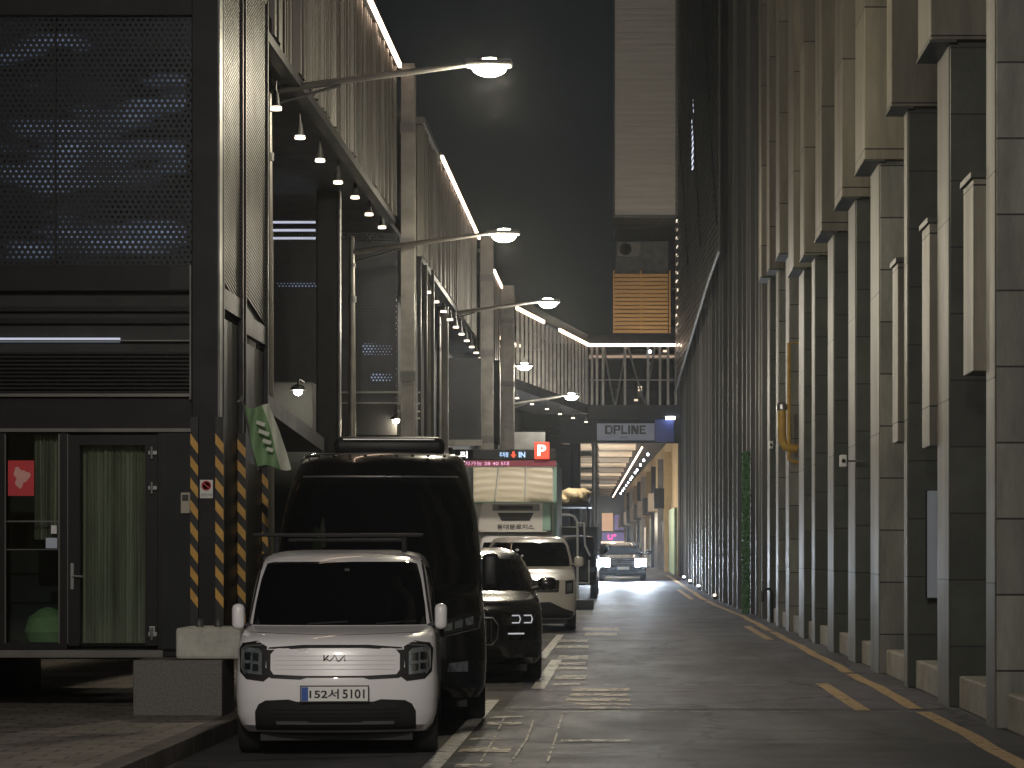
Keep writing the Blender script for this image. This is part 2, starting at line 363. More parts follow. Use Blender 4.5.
def rebase(t, loc):
    """move a thing's empty to its base without moving its parts"""
    loc = Vector(loc); d = loc - t.location
    t.location = loc
    for ch in t.children: ch.matrix_parent_inverse = Matrix.Translation(-d) @ ch.matrix_parent_inverse
# ================================================================== THE SETTING
YS = [-40, 0, 15, 20, 25, 30, 35, 40, 45, 50, 55, 60, 66, 69, 72, 75, 79, 83, 88, 93, 98, 104, 110, 120, 130, 150, 200, 240]
def sheet(name, xa, xb, y0, y1, dz, mat, kind='structure'):
    """a sheet that follows the road's rise; xa/xb numbers or functions of Y"""
    fa = xa if callable(xa) else (lambda Y: xa); fb = xb if callable(xb) else (lambda Y: xb)
    ys = [y0] + [y for y in YS if y0 < y < y1] + [y1]
    rows = [[(fa(y) + (fb(y) - fa(y)) * k / 4, y, gz(y) + dz) for k in range(5)] for y in ys]
    m = MB(); m.grid(rows)
    return m.build(name, mat, kind=kind)
g = MB(); g.grid([[(-300, -100, -.5), (300, -100, -.5)], [(-300, 420, -.5), (300, 420, -.5)]]); g.build('ground', M['asphalt3'], kind='structure')
sheet('road', -3.45, 4.6, -40, 240, 0, M['asphalt'])
sheet('road_patch', lambda Y: -1.2, lambda Y: rx(Y) - .1, 25.9, 30.5, .004, M['asphalt2'], 'structure')
sheet('road_patch', lambda Y: -1.2, lambda Y: rx(Y) - .1, 16, 21.2, .004, M['asphalt3'], 'structure')
sheet('road_patch', lambda Y: -1.2, 1.3, 47, 62, .004, M['asphalt2'], 'structure')
sheet('parking_strip', -3.45, -1.25, 0, 66, .004, M['bay'])
# pavement on the left and its kerb
p = MB(); p.box(-14, -3.63, -40, 99, -.4, .15); p.build('pavement', M['paving'], kind='structure')
k = MB()
y = -10
while y < 99:
    k.box(-3.63, -3.45, y, y + .985, -.3, .152, bevel=.008); y += 1.0
k.build('kerb', M['kerb'], kind='structure')

# painted markings
def mark(x0, x1, y0, y1, mat, dz=.008): return sheet('road_marking', x0, x1, y0, y1, dz, mat)
mark(-1.52, -1.38, 5, 27.5, M['white_paint'])
mark(-1.12, -.96, 29.8, 38, M['white_paint']); mark(-1.36, -1.22, 38.6, 50, M['white_paint'])
wob = lambda Y: .016 * math.sin(Y * .9) + .008 * math.sin(Y * 2.3 + 1)
for ya, yb in ((5, 25.4), (25.9, 33.5), (33.9, 52), (52.6, 79), (79.5, 104)):
    ys_ = [ya + (yb - ya) * k / 40 for k in range(41)]
    m = MB(); m.grid([[(rx(y) - .47 + wob(y) + .16 * j, y, gz(y) + .008) for j in (0, .5, 1)] for y in ys_]); m.build('road_marking', M['yellow_paint'], kind='structure')
mark(2.36, 2.52, 25.6, 31, M['yellow_paint']); mark(2.64, 2.80, 47, 56, M['yellow_paint'])
mark(lambda Y: rx(Y) - .45 - .4, lambda Y: rx(Y) - .3 - .4, 80, 88, M['yellow_paint'])
def mark_px(x0, x1, y0, y1, mat, dz=.010):
    Y1 = 4000 / (y0 - 555); Y0 = 4000 / (y1 - 555); Ym = (Y0 + Y1) / 2
    return mark(PX(x0, Ym), PX(x1, Ym), Y0, Y1, mat, dz)
for (a, b_, c, d) in [(557, 588, 640, 642.5), (556, 589, 646, 648.5), (558, 588, 656, 660), (556, 586, 663, 665.5), (555, 587, 668, 670), (555, 586, 676, 680), (553, 580, 684, 686)]:
    mark_px(a, b_, c, d, M['worn_paint'])
for (a, b_, c, d) in [(572, 630, 689, 692), (570, 628, 694, 697), (566, 630, 699, 702), (575, 631, 704, 706), (583, 620, 707.5, 709.5), (583, 619, 628, 631), (585, 617, 633, 636), (460, 511, 748, 753)]:
    mark_px(a, b_, c, d, M['yellow_worn'])
for (a, b_, c, d) in [(490, 523, 717, 719), (487, 521, 723, 725.5), (561, 631, 740.5, 742.5), (470, 500, 739, 741), (455, 492, 765, 768)]:
    mark_px(a, b_, c, d, M['worn_paint'])
for yy, w in ((589, .5), (639, .14), (685.8, .09), (713, .06), (663, .03)):
    Y = 4000 / (yy - 555); mark(-1.2, lambda Y: rx(Y) - .5, Y, Y + w, M['faint_paint'], .012)
# chalk-like survey curves on the near asphalt
for pts in ([(505, 717), (494, 740), (478, 768)], [(534, 720), (527, 740), (508, 768)], [(562, 716), (556, 738), (546, 768)]):
    gpts = []
    for i in range(2):
        for t in range(6):
            a, b_ = pts[i], pts[i + 1]; xx = a[0] + (b_[0] - a[0]) * t / 6; yv = a[1] + (b_[1] - a[1]) * t / 6
            Y = 4000 / (yv - 555); gpts.append((PX(xx, Y), Y))
    m = MB(); m.grid([[(x - .009, y, .013), (x + .009, y, .013)] for x, y in gpts]); m.build('road_marking', M['worn_paint'], kind='structure')

# ================================================================== RIGHT: stone building with fins
rb = thing('stone_building', (3.4, 20, 0), 'tall beige stone building with staggered vertical fins along the right side of the street', 'building')
def rbp(m, name, mat, **kw):
    o = m.build(name, mat, rb, **kw); o.matrix_parent_inverse = Matrix.Translation((-3.4, -20, 0)); return o
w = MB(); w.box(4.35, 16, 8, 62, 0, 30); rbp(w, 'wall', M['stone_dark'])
# (near Y, far Y, lower material, top of lower fin)
FINS = [(15.6, 16.3, 'stone', 6.8), (19.2, 20.1, 'stone_tile', 6.8), (23.0, 23.6, 'stone_tile', 12), (26.3, 27.3, 'stone_dark', 7.0), (30.2, 30.6, 'stone_dark', 7.0), (33.6, 34.8, 'stone_tile', 6.9),
        (37.1, 38.3, 'stone_dark', 6.9), (41.0, 42.2, 'stone_dark', 6.9), (45.1, 45.9, 'stone_dark', 7.0), (47.9, 49.3, 'stone_dark', 7.1), (52.3, 53.4, 'stone_tile', 7.9), (56.0, 56.9, 'stone_tile', 8.0), (59.4, 60.4, 'stone_dark', 8.2)]
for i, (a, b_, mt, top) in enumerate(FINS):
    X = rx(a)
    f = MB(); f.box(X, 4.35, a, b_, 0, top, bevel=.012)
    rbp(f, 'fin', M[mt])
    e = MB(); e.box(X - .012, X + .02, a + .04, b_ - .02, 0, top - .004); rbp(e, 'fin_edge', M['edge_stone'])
    if i != 2:
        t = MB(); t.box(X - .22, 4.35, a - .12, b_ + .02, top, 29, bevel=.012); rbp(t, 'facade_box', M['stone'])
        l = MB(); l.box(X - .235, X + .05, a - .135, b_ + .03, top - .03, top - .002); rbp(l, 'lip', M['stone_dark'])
        if i >= 3:   # window slot in the deeper faces
            s_ = MB(); s_.box(X + .30, X + .62, a - .135, a - .10, top + 1.6, top + 6.5); rbp(s_, 'window', M['glass_dark'])
for (Y0, Y1, X, z0, z1) in [(23.9, 24.6, 3.33, 3.36, 5.2), (27.5, 28.2, 3.35, 2.8, 5.25), (30.8, 31.4, 3.36, 3.0, 5.2)]:
    c = MB(); c.box(X, 4.3, Y0, Y1, z0, z1, bevel=.01); rbp(c, 'cladding_panel', M['stone'])
    c = MB(); c.box(X - .03, X + .2, Y0 - .05, Y1 + .03, z1 + .003, z1 + .06); rbp(c, 'lip', M['stone_dark'])
prev = None
for a, b_, mt, top in FINS:
    if prev is not None:
        h = .34 if a < 60 else .3
        c = MB(); c.box(rx(a) + .06, 4.34, prev + .25, a - .25, 0, h, bevel=.02); rbp(c, 'plinth_block', M['concrete'])
    prev = b_

# things fixed to it
t = MB(); t.box(0, .5, 0, .04, 0, 1.25, bevel=.008)
Y = 29.9
X = PX(927, Y)
t = thing('wall_board', (X, Y, PZ(598, Y)), 'tall pale blue blank board fixed beside a dark fin at chest height', 'board')
m = MB(); m.box(0, .42, 0, .05, 0, 1.28, bevel=.01); m.build('panel', M['frost'], t)
m = MB(); m.box(-.014, .0, -.004, .054, -.014, 1.294); m.build('frame', M['black_steel'], t)
# yellow pipe
Y = 53.0
yp = thing('gas_pipe', (0, 0, 0), 'yellow pipe running down the stone fin and ending in a thick hooked elbow', 'pipe')
Yq = 51.6; x1 = PX(789, Yq); z0, z1 = PZ(462, Yq), PZ(343, Yq)
m = MB(); m.tube([(x1 + .35, Yq + .1, z1 + .02), (x1, Yq, z1), (x1, Yq, z0 + .06), (x1 + .10, Yq, z0), (x1 + .4, Yq + .1, z0)], .04, 10); m.tube([(x1, Yq, PZ(446, Yq)), (x1 + .4, Yq + .1, PZ(446, Yq))], .035); m.build('pipe_run', M['yellow_pipe'], yp, smooth=True)
xe = PX(782, Yq)
m = MB(); pts = [(xe, Yq, PZ(410, Yq)), (xe, Yq, PZ(432, Yq))] + [(xe + .14 * (1 - math.cos(t)), Yq + .02, PZ(436, Yq) - .24 * math.sin(t)) for t in [R(a) for a in (20, 40, 60, 80, 90)]] + [(xe + .3, Yq + .06, PZ(436, Yq) - .26)]
m.tube(pts, .09, 12); m.build('elbow', M['yellow_pipe'], yp, smooth=True)
m = MB(); m.lathe([(.08, 0), (.11, .03), (.11, .13), (.06, .18)], (xe, Yq, PZ(411, Yq))); m.build('cap', M['silver'], yp, smooth=True)
# black standpipe
Y = 59
sp = MB(); bx_, tx = PX(772, Y), PX(763, Y)
sp.tube([(bx_, Y, 0), (bx_, Y, .72), (bx_ - .05, Y, .8), (tx + .05, Y, .8), (tx, Y, .74), (tx, Y, .5)], .035, 8)
sp.build('standpipe', M['black_steel'], smooth=True, label='thin black bent standpipe rising from the kerb by the stone fins', cat='pipe')
for (px, py, Y, lb) in ((843, 461, 37.0, 'small pale camera box high on a dark fin near the centre of the stone wall'), (771, 445, 59.2, 'small pale camera box on the stone wall beyond the yellow pipe')):
    c = at(px, py, Y); t = thing('security_camera', c, lb, 'camera')
    m = MB(); m.box(-.05, .05, -.08, .06, -.09, .09, bevel=.015); m.build('housing', M['white'], t)
    m = MB(); m.tube([(0, -.08, 0), (0, -.10, 0)], .03); m.build('lens', M['glass_dark'], t)
    m = MB(); m.box(-.015, .3, -.015, .015, -.015, .015); m.build('bracket', M['grey_steel'], t)

# ------------------------------------------------------------------ dark finned building further on
db = thing('dark_finned_building', (3.4, 62, 0), 'dark bronze building with close thin vertical fins curving towards the footbridge', 'building')
def dbp(m, name, mat, **kw):
    o = m.build(name, mat, db, **kw); o.matrix_parent_inverse = Matrix.Translation((-3.4, -62, 0)); return o
rows = []
ys = [62.02, 64, 66, 69, 72, 75.5, 79, 83, 88, 93, 98, 104]
m = MB()
m.prism([(rx(y) + .62, y, -.2) for y in ys] + [(16, 104, -.2), (16, 62.02, -.2)], (0, 0, 32)); dbp(m, 'wall', M['black_steel'])
y = 62.9; i = 0
while y < 103:
    X = rx(y); m = MB(); m.box(X, X + .63, y, y + .28, gz(y) - .1, 30)
    dbp(m, 'fin', M['bronze2'] if i % 3 == 1 else M['bronze'])
    m = MB(); m.box(X + .1, X + .6, y + .45, y + .95, gz(y) - .1, gz(y) + .28); dbp(m, 'plinth_block', M['concrete'])
    y += 1.35 + .25 * (i % 3); i += 1
# big perforated screen with a slanting lower edge
ys = [75, 79, 83, 88, 93, 99]
zb = lambda Y: 10.75 - (Y - 75) / 18 * 2.05
m = MB(); m.grid([[(rx(y) - .28, y, z) for z in (zb(y), 14, 18, 24, 30)] for y in ys]); dbp(m, 'screen', M['perf3'])
m = MB(); m.tube([(rx(y) - .30, y, zb(y)) for y in ys], .05, 6); m.tube([(rx(75) - .3, 75, zb(75)), (rx(75) - .3, 75, 30)], .04, 6); dbp(m, 'screen_frame', M['bronze2'])
for k_ in range(3):
    m = MB(); a, b_ = 76 + 7 * k_, 82 + 7 * k_; m.tube([(rx(a) - .31, a, zb(a) + 1 + k_), (rx(b_) - .31, b_, zb(b_) + 10)], .03, 5); dbp(m, 'brace', M['grey_steel'])
m = MB(); m.box(-.08, .08, -.25, .25, -1.25, 1.25); b_ = m.build('blade_sign', M['blade'], label='thin bright white blade sign glowing high on the dark finned building', cat='sign'); b_.location = (PX(694, 92), 92, PZ(135, 92))
# ivy
iv = MB()
for _ in range(2600):
    z = random.uniform(.05, PZ(452, 66.5)); y = random.uniform(66.2, 66.45); x = random.uniform(PX(742, 66.4), PX(750, 66.2))
    s = random.uniform(.02, .045); n = Vector((random.gauss(0, .6), -1, random.gauss(0, .6))).normalized(); a = n.orthogonal().normalized(); b2 = n.cross(a)
    c = Vector((x, y, z)); iv.bm.faces.new([iv.bm.verts.new(c + a * s * p + b2 * s * q) for p, q in ((-1, 0), (0, -.7), (1.2, 0), (0, .7))])
iv.tube([(PX(746, 66.6), 66.6, 0), (PX(746, 66.6), 66.6, 4)], .02)
iv.build('ivy', M['leaf'], label='tall narrow column of green ivy climbing between the dark fins', cat='plant')
for i, (px, py, Y) in enumerate(((683, 573, 97), (689, 577, 93), (697, 580, 88), (716, 590, 80))):
    c = at(px, py, Y); c.z = max(c.z, gz(Y) + .12)
    c.x = rx(Y) - .05; c.z = gz(Y) + .16
    t = thing('ground_spotlight', (c.x, Y, gz(Y)), 'small glowing spotlight at the foot of the dark fins, ' + ['nearest the footbridge', 'second from the footbridge', 'third from the footbridge', 'nearest the ivy'][i], 'light', 'spotlights at the foot of the dark fins')
    m = MB(); m.box(-.05, .05, -.05, .05, .004, .10); m.build('base', M['black_steel'], t)
    m = MB(); m.lathe([(.02, 0), (.05, .02), (.05, .06), (.02, .08)], (0, 0, .10), n=10); m.build('lens', M['bulb'] if i < 3 else M['down'], t)

# ================================================================== far right: white-clad block above the footbridge
fb = thing('overhanging_building', (1, 110, 0), 'pale ribbed metal block overhanging the alley end above the footbridge, with an ochre timber screen', 'building')
def fbp(m, name, mat, **kw):
    o = m.build(name, mat, fb, **kw); o.matrix_parent_inverse = Matrix.Translation((-1, -110, 0)); return o
Y = 106
m = MB(); z = PZ(215, Y)
n_ = 0
zz = z
while zz < 42:
    m.box(PX(615, Y), 7, Y, Y + 8, zz, zz + .235); m.box(PX(615, Y) + .02, 7, Y + .03, Y + 7.9, zz + .235, zz + .25); zz += .25
fbp(m, 'siding', M['corr_w'])
m = MB(); m.box(PX(613.5, Y), PX(615, Y), Y - .05, Y + 8, z - .05, 42); m.box(PX(613.5, Y), 7, Y - .05, Y + 8, z - .12, z - .004); fbp(m, 'corner_trim', M['light_steel'])
Y2 = 109
m = MB(); m.box(PX(616, Y2), 6.8, Y2, Y2 + 6, 7.2, PZ(214, Y2)); fbp(m, 'wall', M['wall_dark'])
m = MB(); m.box(PX(616, Y2), PX(668, Y2), Y2 - .6, Y2 - .003, PZ(330, Y2), PZ(243, Y2)); fbp(m, 'balcony', M['grey_steel'])
Y3 = 107.6
m = MB()
za, zb_ = PZ(333, Y3), PZ(273, Y3); nn = 15
for k_ in range(nn):
    z0 = za + (zb_ - za) * k_ / nn; m.box(PX(613 + 2 * k_ / nn, Y3), PX(668, Y3), Y3, Y3 + .12, z0, z0 + (zb_ - za) / nn * .78)
fbp(m, 'timber_screen', M['wood'])
m = MB()
for q in (613, 640, 669): m.box(PX(q, Y3), PX(q + 1.5, Y3), Y3 - .08, Y3 + .2, za, zb_ + .1)
fbp(m, 'timber_frame', M['wood'])
ac = thing('air_conditioner', (PX(629, 108), 107.9, PZ(257, 108)), 'outdoor air conditioning unit on the ledge above the ochre timber screen', 'air conditioner')
m = MB(); m.box(-.5, .5, -.2, .2, 0, .62, bevel=.02); m.build('casing', M['light_steel'], ac)
m = MB(); m.lathe([(.22, -.215), (.24, -.23), (.27, -.215)], (-.15, 0, .31), 'y'); m.build('fan_grille', M['black_steel'], ac)
# string of square lamps down the corner
t = thing('lamp_string', (PX(677.5, 104), 104, 0), 'vertical string of small square lamps hanging down the corner beside the footbridge', 'lights')
m = MB(); m.tube([(0, 0, PZ(440, 104)), (0, 0, PZ(215, 104))], .015); m.build('cable', M['black_steel'], t)
for k_ in range(26):
    m = MB(); zc = PZ(436 - k_ * 8.6, 104); m.box(-.07, .07, -.05, .05, zc - .06, zc + .06); m.build('lamp', M['down'] if k_ % 4 else M['cream_sign'], t)

# ================================================================== footbridge
BY = 100.0
br = thing('footbridge', (0, BY, 0), 'enclosed steel footbridge with a glowing roof edge crossing above the street', 'bridge')
def brp(m, name, mat, **kw):
    o = m.build(name, mat, br, **kw); o.matrix_parent_inverse = Matrix.Translation((0, -BY, 0)); return o
ZT, ZD = 10.04, PZ(405, BY)
A0, A1 = (-3.72, 85.0), (-1.48, BY)      # the walkway that leads to it
xr = 2.28
def seg_box(m, p, q, z0, z1, th, off=0):
    p = Vector((*p, 0)); q = Vector((*q, 0)); d = (q - p).normalized(); n = Vector((d.y, -d.x, 0)) * th
    o_ = Vector((d.y, -d.x, 0)) * off; p = p + o_; q = q + o_
    m.prism([(p.x, p.y, z0), (q.x, q.y, z0), (q.x - n.x, q.y - n.y, z0), (p.x - n.x, p.y - n.y, z0)], (0, 0, z1 - z0))
m = MB(); seg_box(m, A1, (xr, BY), ZT + .02, ZT + .35, 3); seg_box(m, A0, A1, ZT + .02, ZT + .35, 2.2); brp(m, 'roof', M['dark_steel'])
m = MB(); seg_box(m, A1, (xr, BY), ZD - .55, ZD, 3); seg_box(m, A0, A1, ZD - .35, ZD, 2.2); brp(m, 'deck', M['dark_steel'])
m = MB(); seg_box(m, (A1[0] - .1, BY), (xr, BY), ZT - .10, ZT + .012, .06, .07); brp(m, 'light_strip', M['strip'])
def lerp2(p, q, t): return (p[0] + (q[0] - p[0]) * t, p[1] + (q[1] - p[1]) * t)
m = MB(); seg_box(m, A0, lerp2(A0, A1, .34), ZT - .10, ZT + .012, .06, .07); seg_box(m, lerp2(A0, A1, .55), A1, ZT - .10, ZT + .012, .06, .07); brp(m, 'light_strip', M['strip'])
m = MB(); seg_box(m, (A1[0], BY), (xr, BY), ZD + .01, ZT, .04, -2.9); brp(m, 'glazing', M['glass_dark'])
m = MB(); seg_box(m, A0, A1, ZD + .01, ZT, .04, -1.4); brp(m, 'glazing', M['glass_dark'])
for k_ in range(19):
    p = lerp2(A0, A1, (k_ + .5) / 19); m = MB(); m.box(p[0] - .05, p[0] + .05, p[1] - .05, p[1] + .05, ZD, ZT - .1)
    brp(m, 'mullion', M['light_steel'])
for px in (592, 597, 603, 625, 648, 660, 668, 676):
    m = MB(); X = PX(px, BY); m.box(X - .05, X + .05, BY, BY + .1, ZD, ZT - .1); brp(m, 'mullion', M['light_steel'])
for a, b_ in ((604, 614), (626, 616), (628, 645), (655, 645)):
    m = MB(); m.tube([(PX(a, BY), BY + .15, ZT - .1), (PX(b_, BY), BY + .15, ZD)], .04, 6); brp(m, 'brace', M['grey_steel'])
m = MB(); m.tube([(PX(590, BY), BY - .02, ZD + 1.0), (xr, BY - .02, ZD + 1.0)], .03, 6); brp(m, 'handrail', M['light_steel'])
m = MB(); m.box(PX(560, BY), xr, BY + .02, BY + .4, PZ(443, BY), ZD - .56); brp(m, 'beam', M['wall_dark'])
for px, w_, mt, nm in ((594.5, .11, 'light_steel', 'post'), (575, .22, 'dark_steel', 'post')):
    X = PX(px, BY); m = MB(); m.tube([(X, BY + .3, .3), (X, BY + .3, PZ(443, BY))], w_, 14); brp(m, nm, M[mt], smooth=True)
for i, (px, py) in enumerate(((640, 391), (636, 401), (640, 388), (665, 352))):
    m = MB(); c = at(px, py, BY + 1.0); m.box(c.x - .08, c.x + .08, c.y, c.y + .1, c.z, c.z + .08); brp(m, 'lamp', M['cream_sign'])
fl = thing('added_floodlight', (PX(645, 104.5), 104.5, ZT + .1), 'small added floodlight, mostly hidden behind the footbridge roof, brightening the ochre timber screen from below', 'floodlight')  # added light that brightens the timber screen, mostly hidden by the roof
m = MB(); m.box(-.15, .15, -.1, .1, .0, .12, bevel=.02); m.build('housing', M['black_steel'], fl)
m = MB(); m.box(-.12, .12, -.06, .08, .121, .13); m.build('lens', M['down'], fl)
m = MB(); m.box(-.03, .03, -1.6, -.1, .02, .08); m.build('bracket', M['black_steel'], fl)
point('added_flood', (0, -.1, .35), 170, (1, .85, .65), .1, fl)
sl = MB(); c = at(650, 352, 99.7); sl.lathe([(.02, -.05), (.06, -.02), (.06, .05), (.02, .08)], (c.x, 99.7, c.z), n=10); sl.build('bridge_lamp', M['bulb'], label='small lamp hanging just under the glowing roof edge of the footbridge', cat='lamp')
s1 = thing('shop_sign', (0, BY, 0), 'pale grey fascia sign with black DPLINE lettering on the footbridge beam', 'sign')
m = MB(); m.box(PX(597, BY), PX(654.5, BY), -.16, -.06, PZ(440.5, BY), PZ(423.5, BY), bevel=.01); m.build('panel', M['sign_grey'], s1)
def block(letter, x, z, w, h, s):
    g = {'D': [(0, 0, s, 1), (0, 0, .8, 's'), (0, 't', .8, 1), (.78, .12, 1, .88)], 'P': [(0, 0, s, 1), (0, 't', 1, 1), ('r', .45, 1, 1), (0, .40, 1, .56)], 'L': [(0, 0, s, 1), (0, 0, 1, 's')],
         'I': [(0, 0, 1, 1)], 'N': [(0, 0, s, 1), ('r', 0, 1, 1)], 'E': [(0, 0, s, 1), (0, 0, 1, 's'), (0, 't', 1, 1), (0, .42, .85, .58)]}[letter]
    m = MB(); sx = s; sz = .2
    for i, (a, b_, c, d) in enumerate(g):
        a = 1 - sx if a == 'r' else a; b_ = 1 - sz if b_ == 't' else b_; d = sz if d == 's' else d
        m.box(x + a * w, x + c * w, -.168 - .0006 * i, -.161, z + b_ * h, z + d * h)
    if letter == 'N': m.prism([(x, -.171, z + h), (x + w * .42, -.171, z + h), (x + w, -.171, z), (x + w * .58, -.171, z)], (0, .01, 0))
    return m.build('letter', M['ink'], s1)
xx = PX(605, BY)
for ch, w_ in (('D', .30), ('P', .28), ('L', .24), ('I', .085), ('N', .30), ('E', .25)):
    block(ch, xx, PZ(434.3, BY), w_, 8.8 / 25, .3 if ch != 'I' else 1); xx += w_ + .035
text('small_lettering', 'BAR', .30, .07, (PX(624, BY), -.165, PZ(437.5, BY)), M['ink'], s1)
m = MB(); m.box(PX(594, BY), PX(597, BY), -.12, -.02, PZ(442, BY), PZ(420, BY)); m.build('end_cap', M['dark_steel'], s1)
s2 = MB(); s2.box(PX(655, BY), PX(674, BY), BY - .14, BY - .05, PZ(442, BY), PZ(419.5, BY), bevel=.01)
s2.build('blue_board', M['blue_sign'], label='plain dark blue board beside the pale fascia sign on the footbridge', cat='sign')
m = MB(); c = at(672, 418, 99.7); m.box(c.x - .25, c.x + .12, 99.6, 99.75, c.z - .06, c.z + .06); m.build('bridge_lamp', M['bulb'], label='small cold white lamp above the blue board on the footbridge', cat='lamp')

# ================================================================== the covered market alley beyond
al = thing('market_arcade', (0, 105, 0), 'covered market alley with cream canopy sheets seen through under the footbridge', 'arcade')
def alp(m, name, mat, **kw):
    o = m.build(name, mat, al, **kw); o.matrix_parent_inverse = Matrix.Translation((0, -105, 0)); return o
ar = lambda Y: 2.1 - (Y - 105) * .0225      # right wall
alf = lambda Y: -2.3 - (Y - 105) * .012     # left wall
m = MB(); m.prism([(ar(104.1) + .1, 104.1, .2), (ar(200), 200, .2), (8, 200, .2), (8, 104.1, .2)], (0, 0, 6.6)); alp(m, 'shop_wall', M['ochre'])
m = MB(); m.prism([(alf(105), 105, .2), (alf(200), 200, .2), (-12, 200, .2), (-12, 105, .2)], (0, 0, 6.5)); alp(m, 'shop_wall', M['wall_dark'])
y = 105.2; i = 0
while y < 195:
    X = ar(y); wl = 6 + (i % 3); ww = (3.6, 3.2, 3.9)[i % 3]
    m = MB(); m.prism([(X - .02, y, .5), (ar(y + wl) - .02, y + wl, .5), (ar(y + wl) + .09, y + wl, .5), (X + .09, y, .5)], (0, 0, ww - .5))
    alp(m, 'shopfront', M[('green_wall', 'wall_dark', 'grey_steel', 'green_wall', 'corr_w')[i % 5]])
    m = MB(); m.box(X - .35, X + .05, y + wl, y + wl + .2, .5, 6.2); alp(m, 'pillar', M[('ochre', 'grey_steel', 'wall_dark')[i % 3]])
    m = MB(); m.box(X - .8, X - .1, y + wl + 1, y + wl + 2.2, 3.7, 4.6, bevel=.05); alp(m, 'awning_box', M[('dark_steel', 'cream')[i % 2]])
    y += wl + 2; i += 1
# canopy sheets (ribbed) hung between the walls
y = 104.5; i = 0
while y < 196:
    x0, x1 = -2.6 - (y - 105) * .01, .45 - (y - 105) * .019
    for a, b_, mt in ((x0, x0 + 1.15, 'cream'), (x0 + 1.45, x1, 'cream')):
        if i % 3 == 1 and a == x0: continue
        m = MB(); q = 0
        while q < 6.6:
            m.box(a, b_, y + q, y + q + .9, 6.25, 6.29); q += 1.02
        alp(m, 'canopy_sheet', M[mt])
    m = MB(); m.box(x0, x1 + .3, y + 6.8, y + 7.0, 6.225, 6.245); alp(m, 'rafter', M['wall_dark'])
    y += 7.2; i += 1
m = MB(); m.box(-14, 9, 104.6, 200, 6.82, 6.95); alp(m, 'roof', M['wall_dark'])
m = MB(); m.box(-6, 4, 200.5, 204, .5, 7); alp(m, 'end_wall', M['wall_dark'])
# lamps: a luminous cable of bulbs
t = thing('festoon_lights', (0, 0, 0), 'bright warm light line running down the right edge of the covered alley', 'lights')
m = MB(); m.tube([(.72 - (y - 105) * .0185, y, 6.12) for y in range(105, 196, 6)], .035, 6); m.build('light_line', M['strip'], t)
for k_ in range(12):
    yy = 106 + k_ * 6.2 + random.uniform(0, 4); m = MB(); m.lathe([(.02, .04), (.05, .07), (.05, .12), (.03, .16)], (1.05 - (yy - 105) * .019, yy, 5.85), n=8); m.build('bulb', M['bulb'], t)
for k_, yy in enumerate((107, 116, 128, 145, 168)):
    point('arcade_light', (-.6 - (yy - 105) * .019, yy, 3.4), 420, (1, .86, .68), .15, t)
# shop signs at the end
YE = 199.0
def esign(name, x0, x1, y0, y1, mat, label):
    m = MB(); m.box(PX(x0, YE), PX(x1, YE), YE - .2, YE, PZ(y1, YE), PZ(y0, YE), bevel=.02); return m.build(name, mat, label=label, cat='sign')
esign('shop_sign', 602, 613, 513, 531, M['orange_sign'], 'upright orange shop poster sign above the pink lit sign at the alley end')
esign('shop_sign', 614.5, 629, 515, 530, M['purple_sign'], 'dim purple shop sign beside the orange one at the alley end')
m_ = thing('shop_sign', (0, YE, 0), 'small shop sign with glowing magenta U+ lettering above a cream bar at the alley end', 'sign')
m = MB(); m.box(PX(602, YE), PX(624, YE), -.2, 0, PZ(541, YE), PZ(532.5, YE)); m.build('panel', M['purple_sign'], m_)
m = MB(); m.box(PX(601, YE), PX(627, YE), -.22, 0, PZ(543.5, YE), PZ(541.3, YE)); m.build('light_bar', M['cream_sign'], m_)
m = MB(); m.box(PX(624.5, YE), PX(631, YE), -.2, 0, PZ(541, YE), PZ(532, YE)); m.build('side_panel', M['cream_sign'], m_)
text('lettering', 'U⁺', 8.5 / 12.56, 5.5 / 12.56, (PX(612, YE), -.22, PZ(537, YE)), M['magenta'], m_, bold=.03)

# ------------------------------------------------------------------ thin haze volume added for a glow round the lamps
hm = bpy.data.materials.new('glow_haze'); hm.use_nodes = True; hn = hm.node_tree; hn.nodes.remove(hn.nodes['Principled BSDF'])
pv = hn.nodes.new('ShaderNodeVolumePrincipled'); pv.inputs['Color'].default_value = (.9, .95, 1, 1); pv.inputs['Density'].default_value = .00028; pv.inputs['Anisotropy'].default_value = .8
hn.links.new(pv.outputs[0], hn.nodes['Material Output'].inputs['Volume'])
hz = MB(); hz.box(-305, 305, -105, 425, -1.5, 46); hz.build('glow_haze', hm, kind='stuff')
def glow_room():
    """room behind the perforated sheet, unevenly lit by windows and signs behind it"""
    m = bpy.data.materials.new('unevenly_lit_room'); m.use_nodes = True; N = m.node_tree.nodes; L = m.node_tree.links; b = N['Principled BSDF']
    b.inputs['Base Color'].default_value = (.02, .02, .022, 1); tc = N.new('ShaderNodeTexCoord'); mp = N.new('ShaderNodeMapping'); L.new(tc.outputs['Object'], mp.inputs[0])
    mp.inputs['Rotation'].default_value = (0, R(28), 0); mp.inputs['Scale'].default_value = (.7, 1, 2.6)
    nz = N.new('ShaderNodeTexNoise'); nz.inputs['Scale'].default_value = 1.35; nz.inputs['Detail'].default_value = 2.5; L.new(mp.outputs[0], nz.inputs['Vector'])
    mr = N.new('ShaderNodeMapRange'); mr.inputs[1].default_value = .53; mr.inputs[2].default_value = .74; mr.inputs[4].default_value = .30; L.new(nz.outputs['Fac'], mr.inputs[0])
    b.inputs['Emission Color'].default_value = (.42, .55, .85, 1); L.new(mr.outputs[0], b.inputs['Emission Strength'])
    return m
